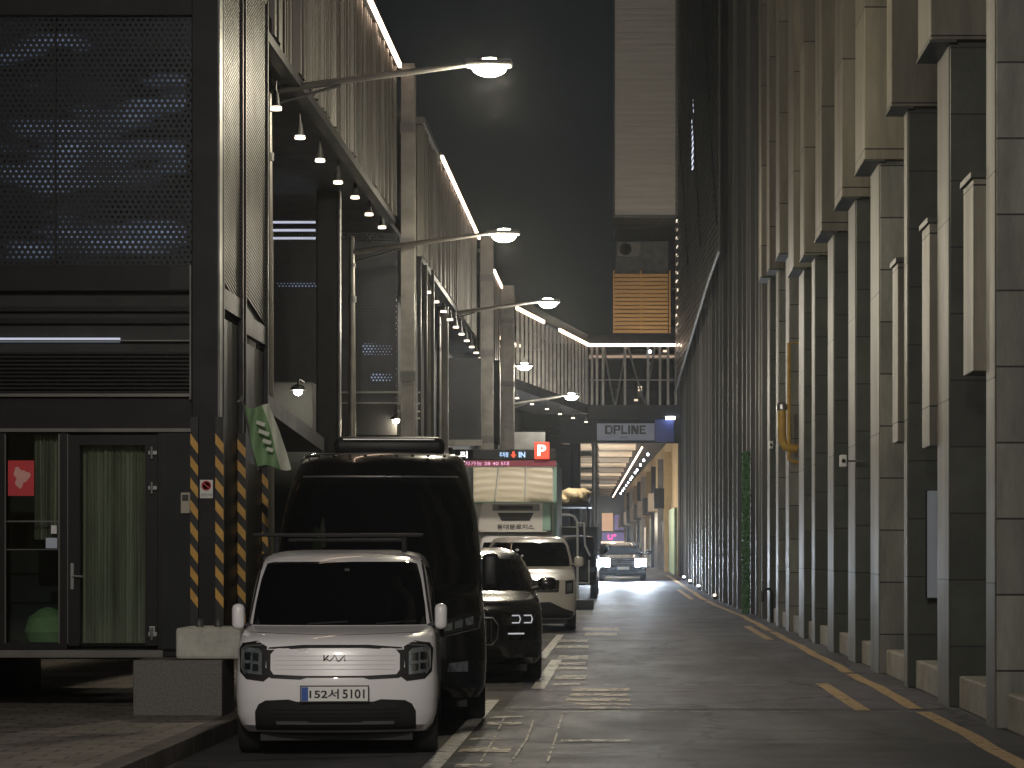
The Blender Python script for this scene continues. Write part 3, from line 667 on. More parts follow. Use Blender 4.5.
# ================================================================== LEFT: near building with the door
NY = 24.0
nb = thing('metal_clad_building', (-4.1, NY, 0), 'near dark building of perforated black metal with a curtained glass door, raised above the pavement', 'building')
def nbp(m, name, mat, parent=None, **kw):
    o = m.build(name, mat, parent or nb, **kw)
    if parent is None: o.matrix_parent_inverse = Matrix.Translation((4.1, -NY, 0))
    return o
Z = lambda py: PZ(py, NY); Xn = lambda px: PX(px, NY)
XL = -9.0
# floor slab and sill, on a recess underneath
m = MB(); m.box(XL, -4.0, 23.3, 27.5, .655, .70); nbp(m, 'floor_slab', M['dark_steel'])
m = MB(); m.box(XL, Xn(178), 23.22, 23.30, .645, .715, bevel=.006); nbp(m, 'sill', M['light_steel'])
m = MB(); m.box(XL, -6.4, 26.2, 27.4, .15, .65); nbp(m, 'base_wall', M['void'])
m = MB(); m.box(Xn(54), Xn(56), NY + .0, NY + .04, Z(265), Z(17)); nbp(m, 'panel_joint', M['black_steel'])
# upper screens, frames and louvres
for x0, x1 in ((-7.6, Xn(55) - .01), (Xn(55) + .01, Xn(193))):
    m = MB(); m.grid([[(x0, NY + .02, Z(265)), (x1, NY + .02, Z(265))], [(x0, NY + .02, Z(17)), (x1, NY + .02, Z(17))]]); nbp(m, 'perforated_panel', M['perf'])
m = MB(); m.box(XL, -4.2, NY + .9, NY + .95, 4.4, 7.4); nbp(m, 'lit_room', glow_room())
random.seed(3)
for (x0, x1, y0, y1) in ((-6.1, -5.5, 5.55, 6.2), (-5.35, -4.9, 5.9, 6.15), (-5.55, -4.75, 5.25, 5.5), (-6.1, -5.1, 4.45, 4.75), (-5.5, -5.0, 4.95, 5.2), (-4.75, -4.45, 5.0, 5.3), (-5.9, -5.65, 4.9, 5.2), (-6.0, -5.2, 6.35, 6.6)) if False else ():
    m = MB(); m.box(x0, x1, NY + .86, NY + .895, y0, y1); nbp(m, 'window', M['room'])
m = MB(); m.box(XL, Xn(193), NY - .06, NY + .1, Z(16), 7.6); m.box(XL, Xn(193), NY - .05, NY + .12, Z(291), Z(266)); nbp(m, 'beam', M['dark_steel'])
m = MB(); m.box(Xn(172), Xn(193), NY - .065, NY - .052, Z(290), Z(267)); nbp(m, 'beam_plate', M['black_steel'])
m = MB()
for py in (306, 318): m.box(XL, Xn(192), NY + .02, NY + .10, Z(py + 5), Z(py)); 
for q in range(11): m.box(XL, Xn(192), NY + .0, NY + .07, Z(354 + q * 3.9), Z(352 + q * 3.9))
nbp(m, 'louvre', M['dark_steel'])
m = MB(); m.box(XL, -4.16, NY + .12, NY + .2, Z(400), Z(291)); nbp(m, 'back_panel', M['black'])
m = MB(); m.box(XL, Xn(118), NY + .08, NY + .115, Z(341), Z(337)); nbp(m, 'slot_light', M['cool_slot'])
m = MB(); m.box(XL, Xn(192), NY - .07, NY + .11, Z(397), Z(394)); m.box(XL, Xn(192), NY + .02, NY + .11, Z(341), Z(339.7)) ; nbp(m, 'trim', M['light_steel'])
m = MB(); m.box(XL, Xn(192), NY + .01, NY + .3, Z(431), Z(398)); nbp(m, 'header', M['dark_steel'])
m = MB(); m.box(XL, Xn(192), NY - .04, NY + .012, Z(432), Z(428.5)); nbp(m, 'trim', M['light_steel'])
# corner column
cb = MB(); cb.box(Xn(193), Xn(220), NY - .08, NY + .2, .65, 7.6, bevel=.01); nbp(cb, 'column', M['dark_steel'])
m = MB(); m.box(Xn(191), Xn(193) - .002, NY - .09, NY + .1, Z(400), Z(266)); m.box(Xn(219.5), Xn(221.5), NY - .1, NY + .02, .65, 7.6); nbp(m, 'column_edge', M['grey_steel'])
# the side towards the street
XS = -3.93
m = MB(); m.box(-4.26, XS - .1, NY + .25, 27.3, .65, 7.6); nbp(m, 'side_wall', M['wall_dark'])
for y0, y1, zb0, zb1 in ((24.26, 25.42, 4.36, 4.22), (25.68, 27.2, 4.16, 4.1)):
    m = MB(); n = 26
    for q in range(n * 2):     # slanting ribs
        pass
    ln = y1 - y0
    nr = 90
    for q in range(nr):
        zc = 4.2 + q * .042
        m.prism([(XS, y0, zc + .10), (XS, y1, zc - .10), (XS, y1, zc - .078), (XS, y0, zc + .122)], (.018, 0, 0))
    nbp(m, 'slatted_panel', M['slat'])
    m = MB(); m.box(XS - .03, XS - .005, y0, y1, zb1 - .02, 7.6); nbp(m, 'panel_backing', M['dark_steel'])
    m = MB(); m.box(XS - .04, XS + .045, y0 - .05, y0, .7, 7.6); m.box(XS - .04, XS + .045, y1, y1 + .05, .7, 7.6); m.box(XS - .04, XS + .03, y0, y1, zb1 - .22, zb1 - .02); nbp(m, 'side_frame', M['dark_steel'])
    m = MB(); m.box(XS - .03, XS, y0, y1, .9, zb1 - .3); nbp(m, 'side_panel', M['black_steel'])
# ground floor glazing: frame, fixed pane, door
m = MB()
m.box(Xn(-30), Xn(5), NY, NY + .1, .7, Z(432)); m.box(Xn(60), Xn(67), NY, NY + .1, .7, Z(433)); m.box(Xn(5), Xn(60), NY, NY + .1, .7, .76)
m.box(Xn(158), Xn(162), NY, NY + .1, .7, Z(433)); m.box(XL, Xn(-30), NY, NY + .1, .7, Z(432))
nbp(m, 'window_frame', M['black_steel'])
m = MB(); m.box(Xn(162), Xn(193), NY + .0, NY + .06, .7, Z(432)); nbp(m, 'wall_panel', M['wall_dark'])
m = MB(); m.box(Xn(58.6), Xn(60), NY - .012, NY, .75, Z(434)); m.box(Xn(67.5), Xn(68.5), NY - .012, NY, .75, Z(434)); m.box(Xn(5), Xn(6), NY - .012, NY, .75, Z(434)); nbp(m, 'trim', M['light_steel'])
gl = bpy.data.materials.new('clear_glass'); gl.use_nodes = True
_n = gl.node_tree.nodes; _l = gl.node_tree.links
_t = _n.new('ShaderNodeBsdfTransparent'); _t.inputs[0].default_value = (.85, .9, .86, 1); _g = _n.new('ShaderNodeBsdfGlossy'); _g.inputs['Roughness'].default_value = .03
_f = _n.new('ShaderNodeFresnel'); _x = _n.new('ShaderNodeMixShader'); _l.new(_f.outputs[0], _x.inputs[0]); _l.new(_t.outputs[0], _x.inputs[1]); _l.new(_g.outputs[0], _x.inputs[2])
_l.new(_x.outputs[0], _n['Material Output'].inputs['Surface']); M['glass'] = gl
m = MB(); m.box(Xn(5), Xn(60), NY + .05, NY + .06, .76, Z(433)); nbp(m, 'window', M['glass'])
m = MB(); m.box(Xn(5), Xn(60), NY + .035, NY + .065, Z(522), Z(520.5)); m.box(Xn(5), Xn(60), NY + .035, NY + .065, Z(550), Z(549)); nbp(m, 'glazing_bar', M['grey_steel'])
def curtain(x0, x1, z0, z1, Y, name='curtain'):
    n = 70; rows = [[], []]
    for k_ in range(n + 1):
        x = x0 + (x1 - x0) * k_ / n; d = .035 * math.sin(k_ * 1.05) + .02 * math.sin(k_ * .43 + 1)
        rows[0].append((x, Y + d, z0)); rows[1].append((x + .015 * math.sin(k_ * .3), Y + d * .7, z1))
    m = MB(); m.grid(rows); nbp(m, name, M['curtain'], smooth=True, ang=80)
curtain(Xn(28), Xn(60), 1.75, Z(434), NY + .25); curtain(Xn(78), Xn(150), .75, Z(440), NY + .2)
m = MB(); m.box(XL, -4.3, NY + 1.8, NY + 1.9, .7, 3.1); nbp(m, 'inner_wall', M['wall_dark'])
dr = MB()
dr.box(Xn(68.5), Xn(80), NY - .02, NY + .05, .73, Z(435)); dr.box(Xn(145.5), Xn(158), NY - .02, NY + .05, .73, Z(435)); dr.box(Xn(80), Xn(145.5), NY - .019, NY + .05, Z(445), Z(435)); dr.box(Xn(80), Xn(145.5), NY - .019, NY + .05, .73, Z(646))
door = dr.build('door', M['black_steel'], nb); door.matrix_parent_inverse = Matrix.Translation((4.1, -NY, 0))
def dpart(m, name, mat, **kw):
    o = m.build(name, mat, door, **kw); return o
m = MB(); m.box(Xn(80), Xn(145.5), NY + .01, NY + .02, Z(646), Z(445)); dpart(m, 'pane', M['glass'])
m = MB(); m.box(Xn(71), Xn(75), NY - .05, NY - .02, Z(590), Z(563), bevel=.008); m.tube([(Xn(73), NY - .06, Z(576)), (Xn(84), NY - .07, Z(576.5))], .011, 8); m.tube([(Xn(73), NY - .02, Z(576)), (Xn(73), NY - .07, Z(576))], .01, 8); dpart(m, 'handle', M['silver'])
for py in (453, 488, 634):
    m = MB(); m.box(Xn(149), Xn(158), NY - .05, NY - .022, Z(py + 2), Z(py - 2), bevel=.004); m.tube([(Xn(152.5), NY - .05, Z(py + 6)), (Xn(152.5), NY - .05, Z(py - 6))], .014, 8); dpart(m, 'hinge', M['silver'])
m = MB(); m.box(Xn(150), Xn(156), NY - .045, NY - .022, Z(637), Z(626), bevel=.004); dpart(m, 'hinge_plate', M['silver'])
# hazard stripes are edge guards fixed to the columns
def hazard(px0, px1, py0, py1, Y, label):
    X0, X1 = PX(px0, Y), PX(px1, Y); z0, z1 = PZ(py1, Y), PZ(py0, Y)
    t = thing('hazard_guard', (0, Y, 0), label, 'edge guard', 'black and yellow edge guards')
    m = MB(); m.box(X0, X1, -.03, 0, z0, z1); m.build('strip', M['black'], t)
    w_ = X1 - X0; p_ = .21; z = z0 - .05; m = MB()
    while z < z1:
        pts = [(X0 - .001, z + .10), (X1 + .001, z), (X1 + .001, z + .10), (X0 - .001, z + .20)]
        if z > z0 and z + .20 < z1: m.prism([(a, -.034, b_) for a, b_ in pts], (0, .003, 0))
        z += p_
    m.build('stripes', M['hz_y'], t)
hazard(191, 198.5, 417, 625, NY - .11, 'black and yellow striped guard, the left one of the pair on the front column')
hazard(216, 224, 417, 625, NY - .12, 'black and yellow striped guard, the right one of the pair on the front column')
hazard(238, 246, 433, 640, 25.35, 'black and yellow striped guard just behind the hanging green banner')
hazard(261, 268.5, 468, 640, 27.1, 'black and yellow striped guard farthest back, half hidden by the van')
# small signs
s_ = thing('no_smoking_sign', (Xn(208), NY - .09, Z(488)), 'small white no smoking sign on the dark column between striped guards', 'sign')
m = MB(); m.box(-.062, .062, -.006, 0, -.10, .075, bevel=.002); m.build('plate', M['white'], s_)
m = MB(); m.lathe([(.036, -.008), (.036, -.0105), (.048, -.0105), (.048, -.008)], (0, 0, .02), 'y', 24); m.box(-.038, .038, -.0105, -.008, .014, .026, rot=Matrix.Rotation(R(40), 3, 'Y')); m.build('ring', M['red'], s_)
m = MB(); m.box(-.028, .028, -.0076, -.006, .014, .024); m.build('cigarette', M['ink'], s_)
text('lettering', '금연구역', .10, .03, (0, -.008, -.07), M['ink'], s_, ext=.001)
ic = thing('intercom', (Xn(186), NY - .003, Z(503)), 'beige intercom box on the wall beside the door', 'intercom')
m = MB(); m.box(-.045, .045, -.035, 0, -.10, .10, bevel=.006); m.build('housing', M['beige'], ic)
m = MB(); m.box(-.03, .03, -.039, -.035, .02, .08); m.build('screen', M['plastic'], ic)
po = thing('poster', (Xn(20), NY + .045, Z(478)), 'red poster with a pale blotted print in the window left of the door', 'poster')
m = MB(); m.box(-.125, .125, -.004, 0, -.17, .17); m.build('sheet', M['red'], po)
m = MB(); pts = []
for k_ in range(26):
    a = 2 * math.pi * k_ / 26; r_ = .07 * (1 + .28 * math.sin(3 * a + 1) + .12 * math.sin(7 * a)); pts.append((r_ * math.cos(a), -.0055, .01 + 1.25 * r_ * math.sin(a)))
m.prism(pts, (0, .001, 0)); m.build('print', M['pink'], po)
m = thing('door_notice', (Xn(50), NY + .045, Z(543)), 'small pale paper notices stuck on the window left of the door', 'notice')
q = MB(); q.box(-.05, .06, -.003, 0, -.05, .05); q.build('sheet', M['frost'], m); q = MB(); q.box(-.0, .055, -.003, 0, .09, .17); q.build('sheet', M['white'], m)
bag = MB(); bag.lathe([(.05, .0), (.19, .03), (.23, .14), (.19, .28), (.08, .36), (.02, .38)], (Xn(36), NY + .5, .71), n=16)
bag.build('bag', M['flag_g'], smooth=True, label='rounded green bag on the floor behind the window', cat='bag')
# pedestal blocks
m = MB(); m.box(PX(133, 22.5), PX(222, 22.5), 22.5, 23.2, .15, .652, bevel=.008); m.build('stone_pedestal', M['granite'], label='rough granite pedestal on the pavement carrying the column base', cat='pedestal')
cbk = thing('concrete_block', (PX(208, 22.45), 22.6, .656), 'worn pale concrete block resting on the granite pedestal in front of the column', 'block')
m = MB(); m.box(-.32, .27, 0, .75, 0, .285, bevel=.03); m.build('body', M['concrete_light'], cbk)
for xx in (-.15, .02, .2):
    m = MB(); m.lathe([(.035, 0), (.035, .05), (.02, .075)], (xx, .3, .285), n=10); m.build('bolt', M['grey_steel'], cbk)

# ------------------------------------------------------------------ green banner
bn = thing('banner', at(243, 403, 23.55), 'green and white cloth banner drooping from a thin pole above the small white car', 'banner')
YB = 23.55; s = YB / 2500
def L_(px, py): return Vector(((px - 243) * s, 0, (403 - py) * s))
outline_l = [(244, 405), (247, 420), (251, 438), (254, 452), (258, 468)]
outline_r = [(268, 406), (271, 412), (278, 428), (285, 448), (290, 467)]
rows = []
for i in range(13):
    t = i / 12 * 4; k_ = min(3, int(t)); f = t - k_
    a = lerp2(outline_l[k_], outline_l[k_ + 1], f); b_ = lerp2(outline_r[k_], outline_r[k_ + 1], f)
    row = []
    for j in range(17):
        u = j / 16; p = L_(a[0] + (b_[0] - a[0]) * u, a[1] + (b_[1] - a[1]) * u + 3 * math.sin(u * 5 + i * .3))
        p.y = .045 * math.sin(u * 9 + i * .55) + .02 * math.sin(i * .9 + u * 3) + .07 * u; row.append(p)
    rows.append(row)
m = MB(); m.grid([r_[:12] for r_ in rows]); m.build('green_cloth', M['flag_g'], bn, smooth=True, ang=80)
m = MB(); m.grid([r_[11:] for r_ in rows]); m.build('pale_hem', M['flag_w'], bn, smooth=True, ang=80)
m = MB(); m.tube([L_(241, 396) + Vector((0, .01, 0)), L_(258, 470) + Vector((0, .01, 0))], .011, 8); m.tube([L_(238, 402), L_(241, 400)], .02); m.build('pole', M['grey_steel'], bn)
for py, wpx in ((424, 9), (433, 11), (442, 9), (450, 7)):
    m = MB(); a = L_(262 + (py - 424) * .35, py); m.box(a.x - wpx * s / 2, a.x + wpx * s / 2, -.09, -.085, a.z - .018, a.z + .018, rot=Matrix.Rotation(R(20), 3, 'Y'), bevel=.002); m.build('emblem', M['flag_w'], bn)

# ================================================================== LEFT: long building with the corrugated upper storey
lb = thing('corrugated_building', (-4, 36, 0), 'long grey building with a corrugated upper storey edged by glowing strips on the left', 'building')
def lbp(m, name, mat, **kw):
    o = m.build(name, mat, lb, **kw); o.matrix_parent_inverse = Matrix.Translation((4, -36, 0)); return o
def corrugated(x, y0, y1, z0, z1):
    rows = [[], []]; y = y0; pts = []
    while y < y1:
        w_ = random.choice((.16, .22, .3, .36)); d = random.choice((.05, .09, .13))
        for dy, dx in ((0, 0), (w_ * .42, 0), (w_ * .5, d), (w_ * .92, d), (w_, 0)): pts.append((x + dx - .1, min(y + dy, y1)))
        y += w_
    m = MB(); m.grid([[(a, b_, z0) for a, b_ in pts], [(a, b_, z1) for a, b_ in pts]]); return m
XW = -3.95
for y0, y1 in ((24.0, 43.0), (48.6, 66.4), (69.5, 78.4)):
    lbp(corrugated(XW, y0, y1, 7.42, 9.98), 'corrugated_wall', M['corr'])
    m = MB(); m.box(XW - .2, XW - .115, y0, y1, 7.42, 10.0); lbp(m, 'wall_backing', M['dark_steel'])
    m = MB(); m.box(XW - .15, XW + .0, y0, y1, 7.30, 7.41); lbp(m, 'edge_beam', M['dark_steel'])
    m = MB(); m.box(XW - .2, XW + .05, y0, y1, 10.0, 10.12); lbp(m, 'parapet_cap', M['grey_steel'])
for y0, y1 in ((26, 43.0), (52.9, 66.4), (74, 78.6)):
    m = MB(); m.box(XW + .055, XW + .105, y0, y1, 9.98, 10.06); lbp(m, 'light_strip', M['strip'])
for px0, px1, Y, top in ((401, 414.5, 43.2, 10.1), (480.5, 493, 66.7, 10.1), (500.5, 514, 78.8, 10.1)):
    m = MB(); x0, x1 = PX(px0, Y), PX(px1, Y); m.box(x0, x1, Y, Y + .03, 0, top); m.box((x0 + x1) / 2 - .02, (x0 + x1) / 2 + .02, Y + .03, Y + .3, 0, top); m.box(x0, x1, Y + .3, Y + .33, 0, top)
    lbp(m, 'column', M['light_steel'])
    for zz in (2.5, 4.6, 6.9, 8.9):
        m = MB(); m.box(x0 - .015, x1 + .015, Y - .015, Y - .002, zz, zz + .18); lbp(m, 'splice_plate', M['grey_steel'])
m = MB(); m.box(PX(316, 40), PX(338, 40), 40, 40.4, .15, 7.45, bevel=.03); lbp(m, 'column', M['dark_steel'])
m = MB(); m.box(PX(338.5, 40), PX(340, 40), 40, 40.2, .15, 7.45); lbp(m, 'column_edge', M['grey_steel'])
m = MB(); m.box(-12, XW - .21, 27.6, 84, 7.46, 7.55); lbp(m, 'soffit', M['dark_steel'])
m = MB(); m.box(-12, XW - .25, 27.6, 84, 9.8, 9.9); lbp(m, 'roof', M['dark_steel'])
# cross wall facing the camera behind the recess
m = MB(); m.grid([[(-9, 45.5, 3.9), (PX(398, 45.5), 45.5, 3.9)], [(-9, 45.5, 7.46), (PX(398, 45.5), 45.5, 7.46)]]); lbp(m, 'perforated_panel', M['perf2'])
m = MB(); m.box(-10, -4.3, 46.8, 47, .15, 7.46); lbp(m, 'cross_wall', M['wall_dark'])
for (x0, x1, y0, y1) in ((388, 408, 0, 0),):
    m = MB(); m.box(-4.9, -4.35, 46.7, 46.79, 5.35, 5.55); m.box(-4.75, -4.35, 46.7, 46.79, 4.85, 5.0); m.box(-6.5, -5.6, 46.7, 46.79, 6.6, 6.68); lbp(m, 'window', M['room'])
m = MB()
for py in (221, 229, 237):
    m.box(PX(268, 41), PX(315, 41), 41, 41.06, PZ(py + 2, 41), PZ(py, 41))
lbp(m, 'blind_slat', M['cool_slot'])
m = MB()
for py in (391, 402, 410, 417): m.box(-8, PX(420, 45.2), 45.1, 45.2, PZ(py + 1.5, 45), PZ(py, 45))
lbp(m, 'rail', M['light_steel'])
m = MB(); m.box(-8, PX(399, 45), 44.6, 45.4, PZ(436, 45), PZ(405, 45)); lbp(m, 'canopy', M['black_steel'])
# sloping stair canopy beside the near building
m = MB(); m.prism([(-4.9, 28.0, PZ(384, 28)), (-4.9, 34.5, PZ(438, 34.5)), (-4.9, 34.5, PZ(452, 34.5)), (-4.9, 28, PZ(402, 28))], (.75, 0, 0)); lbp(m, 'stair_canopy', M['dark_steel'])
m = MB(); m.box(-9, -4.35, 34.8, 35.2, .15, 4.0); lbp(m, 'stair_wall', M['wall_dark'])
# inner longitudinal wall with bays
m = MB(); m.box(-5.4, -5.1, 47, 84, .1, 7.46); lbp(m, 'shop_wall', M['wall_dark'])
for y0, y1, px0, px1, py0, py1, mt in ((61.9, 62.1, 447, 481, 358, 440, 'grey_steel'), (73, 73.2, 486, 500, 360, 445, 'dark_steel')):
    m = MB(); m.box(PX(px0, y0), PX(px1, y0), y0, y1, PZ(py1, y0), PZ(py0, y0)); lbp(m, 'end_panel', M['wall_dark' if px0 == 447 else mt])
m = MB(); m.box(PX(446, 61.8), PX(482, 61.8), 61.6, 61.85, PZ(446, 61.8), PZ(440, 61.8)); lbp(m, 'edge_beam', M['light_steel'])
for px in (418, 424, 431):
    Y = 47.5 + (px - 418) * .12; m = MB(); m.box(PX(px, Y), PX(px + 3, Y), Y, Y + .12, .15, 7.2); lbp(m, 'mullion', M['dark_steel'])
for yy in (52, 56.5, 70.5, 75, 82):
    m = MB(); m.box(-4.15, -4.0, yy, yy + .15, .15, 7.22); lbp(m, 'mullion', M['grey_steel'])
    m = MB(); m.box(-4.12, -4.06, yy + .2, yy + 3.4, .9, 3.2); lbp(m, 'shop_window', M['glass_dark'])
    m = MB(); m.box(-4.2, -3.9, yy + .2, yy + 3.4, 3.4, 3.9); lbp(m, 'fascia', M['dark_steel'])
m = MB(); m.box(-12, -4.3, 84.4, 104, .2, 7.3); lbp(m, 'end_block', M['wall_dark'])
m = MB(); m.box(PX(500, 84), PX(545, 84), 84.0, 84.3, PZ(450, 84), PZ(432, 84)); lbp(m, 'window', M['grey_steel'])

# ------------------------------------------------------------------ spotlights hanging from the soffit
def downlight(loc, label, group):
    t = thing('hanging_spotlight', loc, label, 'spotlight', group); return t
dl = downlight((-4.2, 30.1, 7.2), '', '')
m = MB(); m.tube([(0, 0, .26), (0, 0, .12)], .012, 6); m.build('stem', M['light_steel'], dl)
m = MB(); m.lathe([(.02, .14), (.03, .10), (.045, .0), (.055, -.05), (.08, -.07)], (0, 0, 0), n=14); m.build('shade', M['grey_steel'], dl, smooth=True)
m = MB(); m.lathe([(.005, -.050), (.068, -.055), (.068, -.095), (.005, -.10)], (0, 0, 0), n=14); m.build('lamp_face', M['down'], dl)
ORD = ['first', 'second', 'third', 'fourth', 'fifth', 'sixth', 'seventh', 'eighth', 'ninth', 'tenth', 'eleventh', 'twelfth']
seq = []
for i, (px, py) in enumerate(((276, 108), (300, 137), (320, 160), (338, 182), (355, 197), (369, 214), (382, 227))):
    Y = 10500 / (625 - px); seq.append((-4.2, Y, PZ(py, Y) + .07, ORD[i] + ' hanging spotlight from the left under the nearest corrugated wall', 'spotlights under the nearest corrugated wall'))
for i, Y in enumerate((50.2, 52.2, 54.4, 56.4, 58.4, 60.4, 62.4, 64.4, 66.4, 68.4, 70.4)):
    seq.append((-3.95, Y, 6.95 + i * .012, ORD[i] + ' hanging spotlight from the left in the row behind the second street lamp', 'spotlights in the row behind the second street lamp'))
for i, (px, py) in enumerate(((517, 396), (532, 402), (547, 407), (560, 412), (573, 416), (586, 420))):
    Y = 85.5 + i * 2.7; seq.append((PX(px, Y), Y, PZ(py, Y), ORD[i] + ' small spotlight from the left under the walkway leading to the footbridge', 'spotlights under the walkway'))
for i, (x, y, z, lbz, gr) in enumerate(seq):
    o = dl if i == 0 else copy_tree(dl)
    o.location = (x, y, z); tag(o, lbz, 'spotlight', gr)

# ------------------------------------------------------------------ street lamps
LAMPS = [  # pole px, lamp px, lamp py, Y, label
    (268, 491, 71, 30.5, 'nearest street lamp, its arm reaching out from behind the near building'),
    (352, 505, 238, 42.8, 'tall grey street lamp standing behind the black van, second nearest'),
    (439, 549, 305, 59.0, 'street lamp whose arm crosses in front of the second grey steel column'),
    (447, 525, 368, 79.0, 'low street lamp seen against the grey end panel, fourth along the street'),
    (505, 572, 398, 83.0, 'farthest street lamp, just before the footbridge'),
]
def street_lamp(x, y, z, xl, label, power, gz0=.15, col=(1, .93, .84)):
    t = thing('street_lamp', (x, y, gz0), label, 'street lamp', 'street lamps along the left side')
    H = z - gz0
    m = MB(); m.tube([(0, 0, 0), (0, 0, H * .55), (0, 0, H + .02)], [.085, .07, .05], 14); m.tube([(0, 0, 0), (0, 0, .3)], .12, 14); m.build('pole', M['light_steel'], t, smooth=True)
    L = xl - x
    m = MB(); m.tube([(0, 0, H - .25), (L * .3, 0, H - .13), (L * .7, 0, H + .01), (L - .25, 0, H + .085)], [.05, .045, .04, .03], 10); m.build('arm', M['light_steel'], t, smooth=True)
    m = MB(); m.tube([(0, 0, H - .42), (L * .33, 0, H - .17)], .02, 8); m.build('arm_brace', M['grey_steel'], t)
    m = MB(); m.tube([(0, 0, H - 1.1), (0, 0, H - 1.0)], .075, 12); m.tube([(0, 0, H - .5), (0, 0, H - .44)], .07, 12); m.build('collar', M['grey_steel'], t)
    hd = MB(); hd.box(L - .32, L + .26, -.13, .13, H + .05, H + .13, bevel=.03); hd = hd.build('lamp_head', M['grey_steel'], t)
    m = MB(); bmesh.ops.create_uvsphere(m.bm, u_segments=20, v_segments=12, radius=1)
    for v in m.bm.verts: v.co = Vector((L - .02 + v.co.x * .21, v.co.y * .11, H + .045 + v.co.z * .115))
    m.build('lens', M['lamp'], hd, smooth=True, ang=80)
    point('lamp_light', (L, 0, H - .2), power, col, .12, t)
    return t
for (pp, lp, py, Y, lbz) in LAMPS:
    street_lamp(PX(pp, Y), Y, PZ(py, Y), PX(lp, Y), lbz, {30.5: 430, 42.8: 420, 59.0: 760, 79.0: 560, 83.0: 600}[Y], .15, (1, .89, .68) if Y < 50 else (1, .92, .78))
street_lamp(-3.9, 6.0, 7.5, -1.9, 'street lamp nearest the camera, above and out of the picture', 2300)
street_lamp(-3.9, -9.0, 7.5, -1.9, 'street lamp behind the camera position', 1200)
for px, py, Y, lbz in ((298, 388, 34.2, 'bright lamp glowing in the dark recess left of the black van roof'), (396, 418, 44.4, 'bright lamp glowing above the roof of the black van')):
    c = at(px, py, Y); t = thing('wall_lamp', c, lbz, 'lamp')
    m = MB(); m.lathe([(.03, .05), (.09, .02), (.11, -.03)], (0, 0, 0), n=14); m.build('shade', M['black_steel'], t)
    m = MB(); m.lathe([(.01, .0), (.06, -.03), (.05, -.08), (.01, -.10)], (0, 0, 0), n=12); m.build('bulb', M['lamp'], t)
    m = MB(); m.tube([(0, 0, .05), (0, .1, .12), (0, .6, .12)], .015, 6); m.build('bracket', M['black_steel'], t)
    point('bulb_light', (0, -.05, -.18), 14, (1, .85, .6), .05, t)

# ------------------------------------------------------------------ parking entrance sign
YP = 62.5
ps = thing('parking_sign', (0, YP, 0), 'wide dark parking sign with lit letters and a red P box above the truck', 'sign')
m = MB(); m.box(PX(440, YP), PX(556, YP), 0, .25, PZ(460, YP), PZ(449.5, YP), bevel=.02); m.build('panel', M['wall_dark'], ps)
m = MB(); m.box(PX(440, YP), PX(556, YP), -.02, .22, PZ(466.5, YP), PZ(460.5, YP)); m.build('message_band', M['led_red'], ps)
text('message', '주차가능 28 40 5대', 50 / 40, .10, (PX(484, YP), -.03, PZ(463.5, YP)), M['led_pink'], ps)
pb = MB(); pb.box(PX(534.5, YP), PX(549.5, YP), -.12, .1, PZ(459.3, YP), PZ(442, YP), bevel=.02); pb = pb.build('p_box', M['red_sign'], ps)
text('letter', 'P', 8.5 / 40, 11 / 40, (PX(542, YP), -.13, PZ(450.5, YP)), M['white_sign'], pb, bold=.03)
text('lettering', 'IN', 6.5 / 40, 5.5 / 40, (PX(522, YP), -.01, PZ(454.7, YP)), M['led_blue'], ps, bold=.03)
text('lettering', '주차장', 9 / 40, 5 / 40, (PX(504, YP), -.01, PZ(454.7, YP)), M['led_blue'], ps, bold=.02)
text('lettering', '리', 7 / 40, 7 / 40, (PX(464, YP), -.01, PZ(454.7, YP)), M['white_sign'], ps, bold=.03)
m = MB(); cx_, cz_ = PX(513.5, YP), PZ(454.7, YP)
m.prism([(cx_ - .03, -.012, cz_ + .08), (cx_ + .03, -.012, cz_ + .08), (cx_ + .03, -.012, cz_), (cx_ + .075, -.012, cz_), (cx_, -.012, cz_ - .085), (cx_ - .075, -.012, cz_), (cx_ - .03, -.012, cz_)], (0, .01, 0)); m.build('arrow', M['red_sign'], ps)
m = MB(); m.tube([(PX(450, YP), .3, 0), (PX(450, YP), .3, 4.3)], .07, 12); m.tube([(PX(450, YP), .3, 4.1), (PX(552, YP), .3, 4.1)], .05, 10); m.build('post', M['grey_steel'], ps, smooth=True)
rebase(yp, (PX(790, 51.9), 51.9, 2.0)); rebase([o for o in scene.objects if o.name == 'festoon_lights'][0], (.5, 105, 5.9))
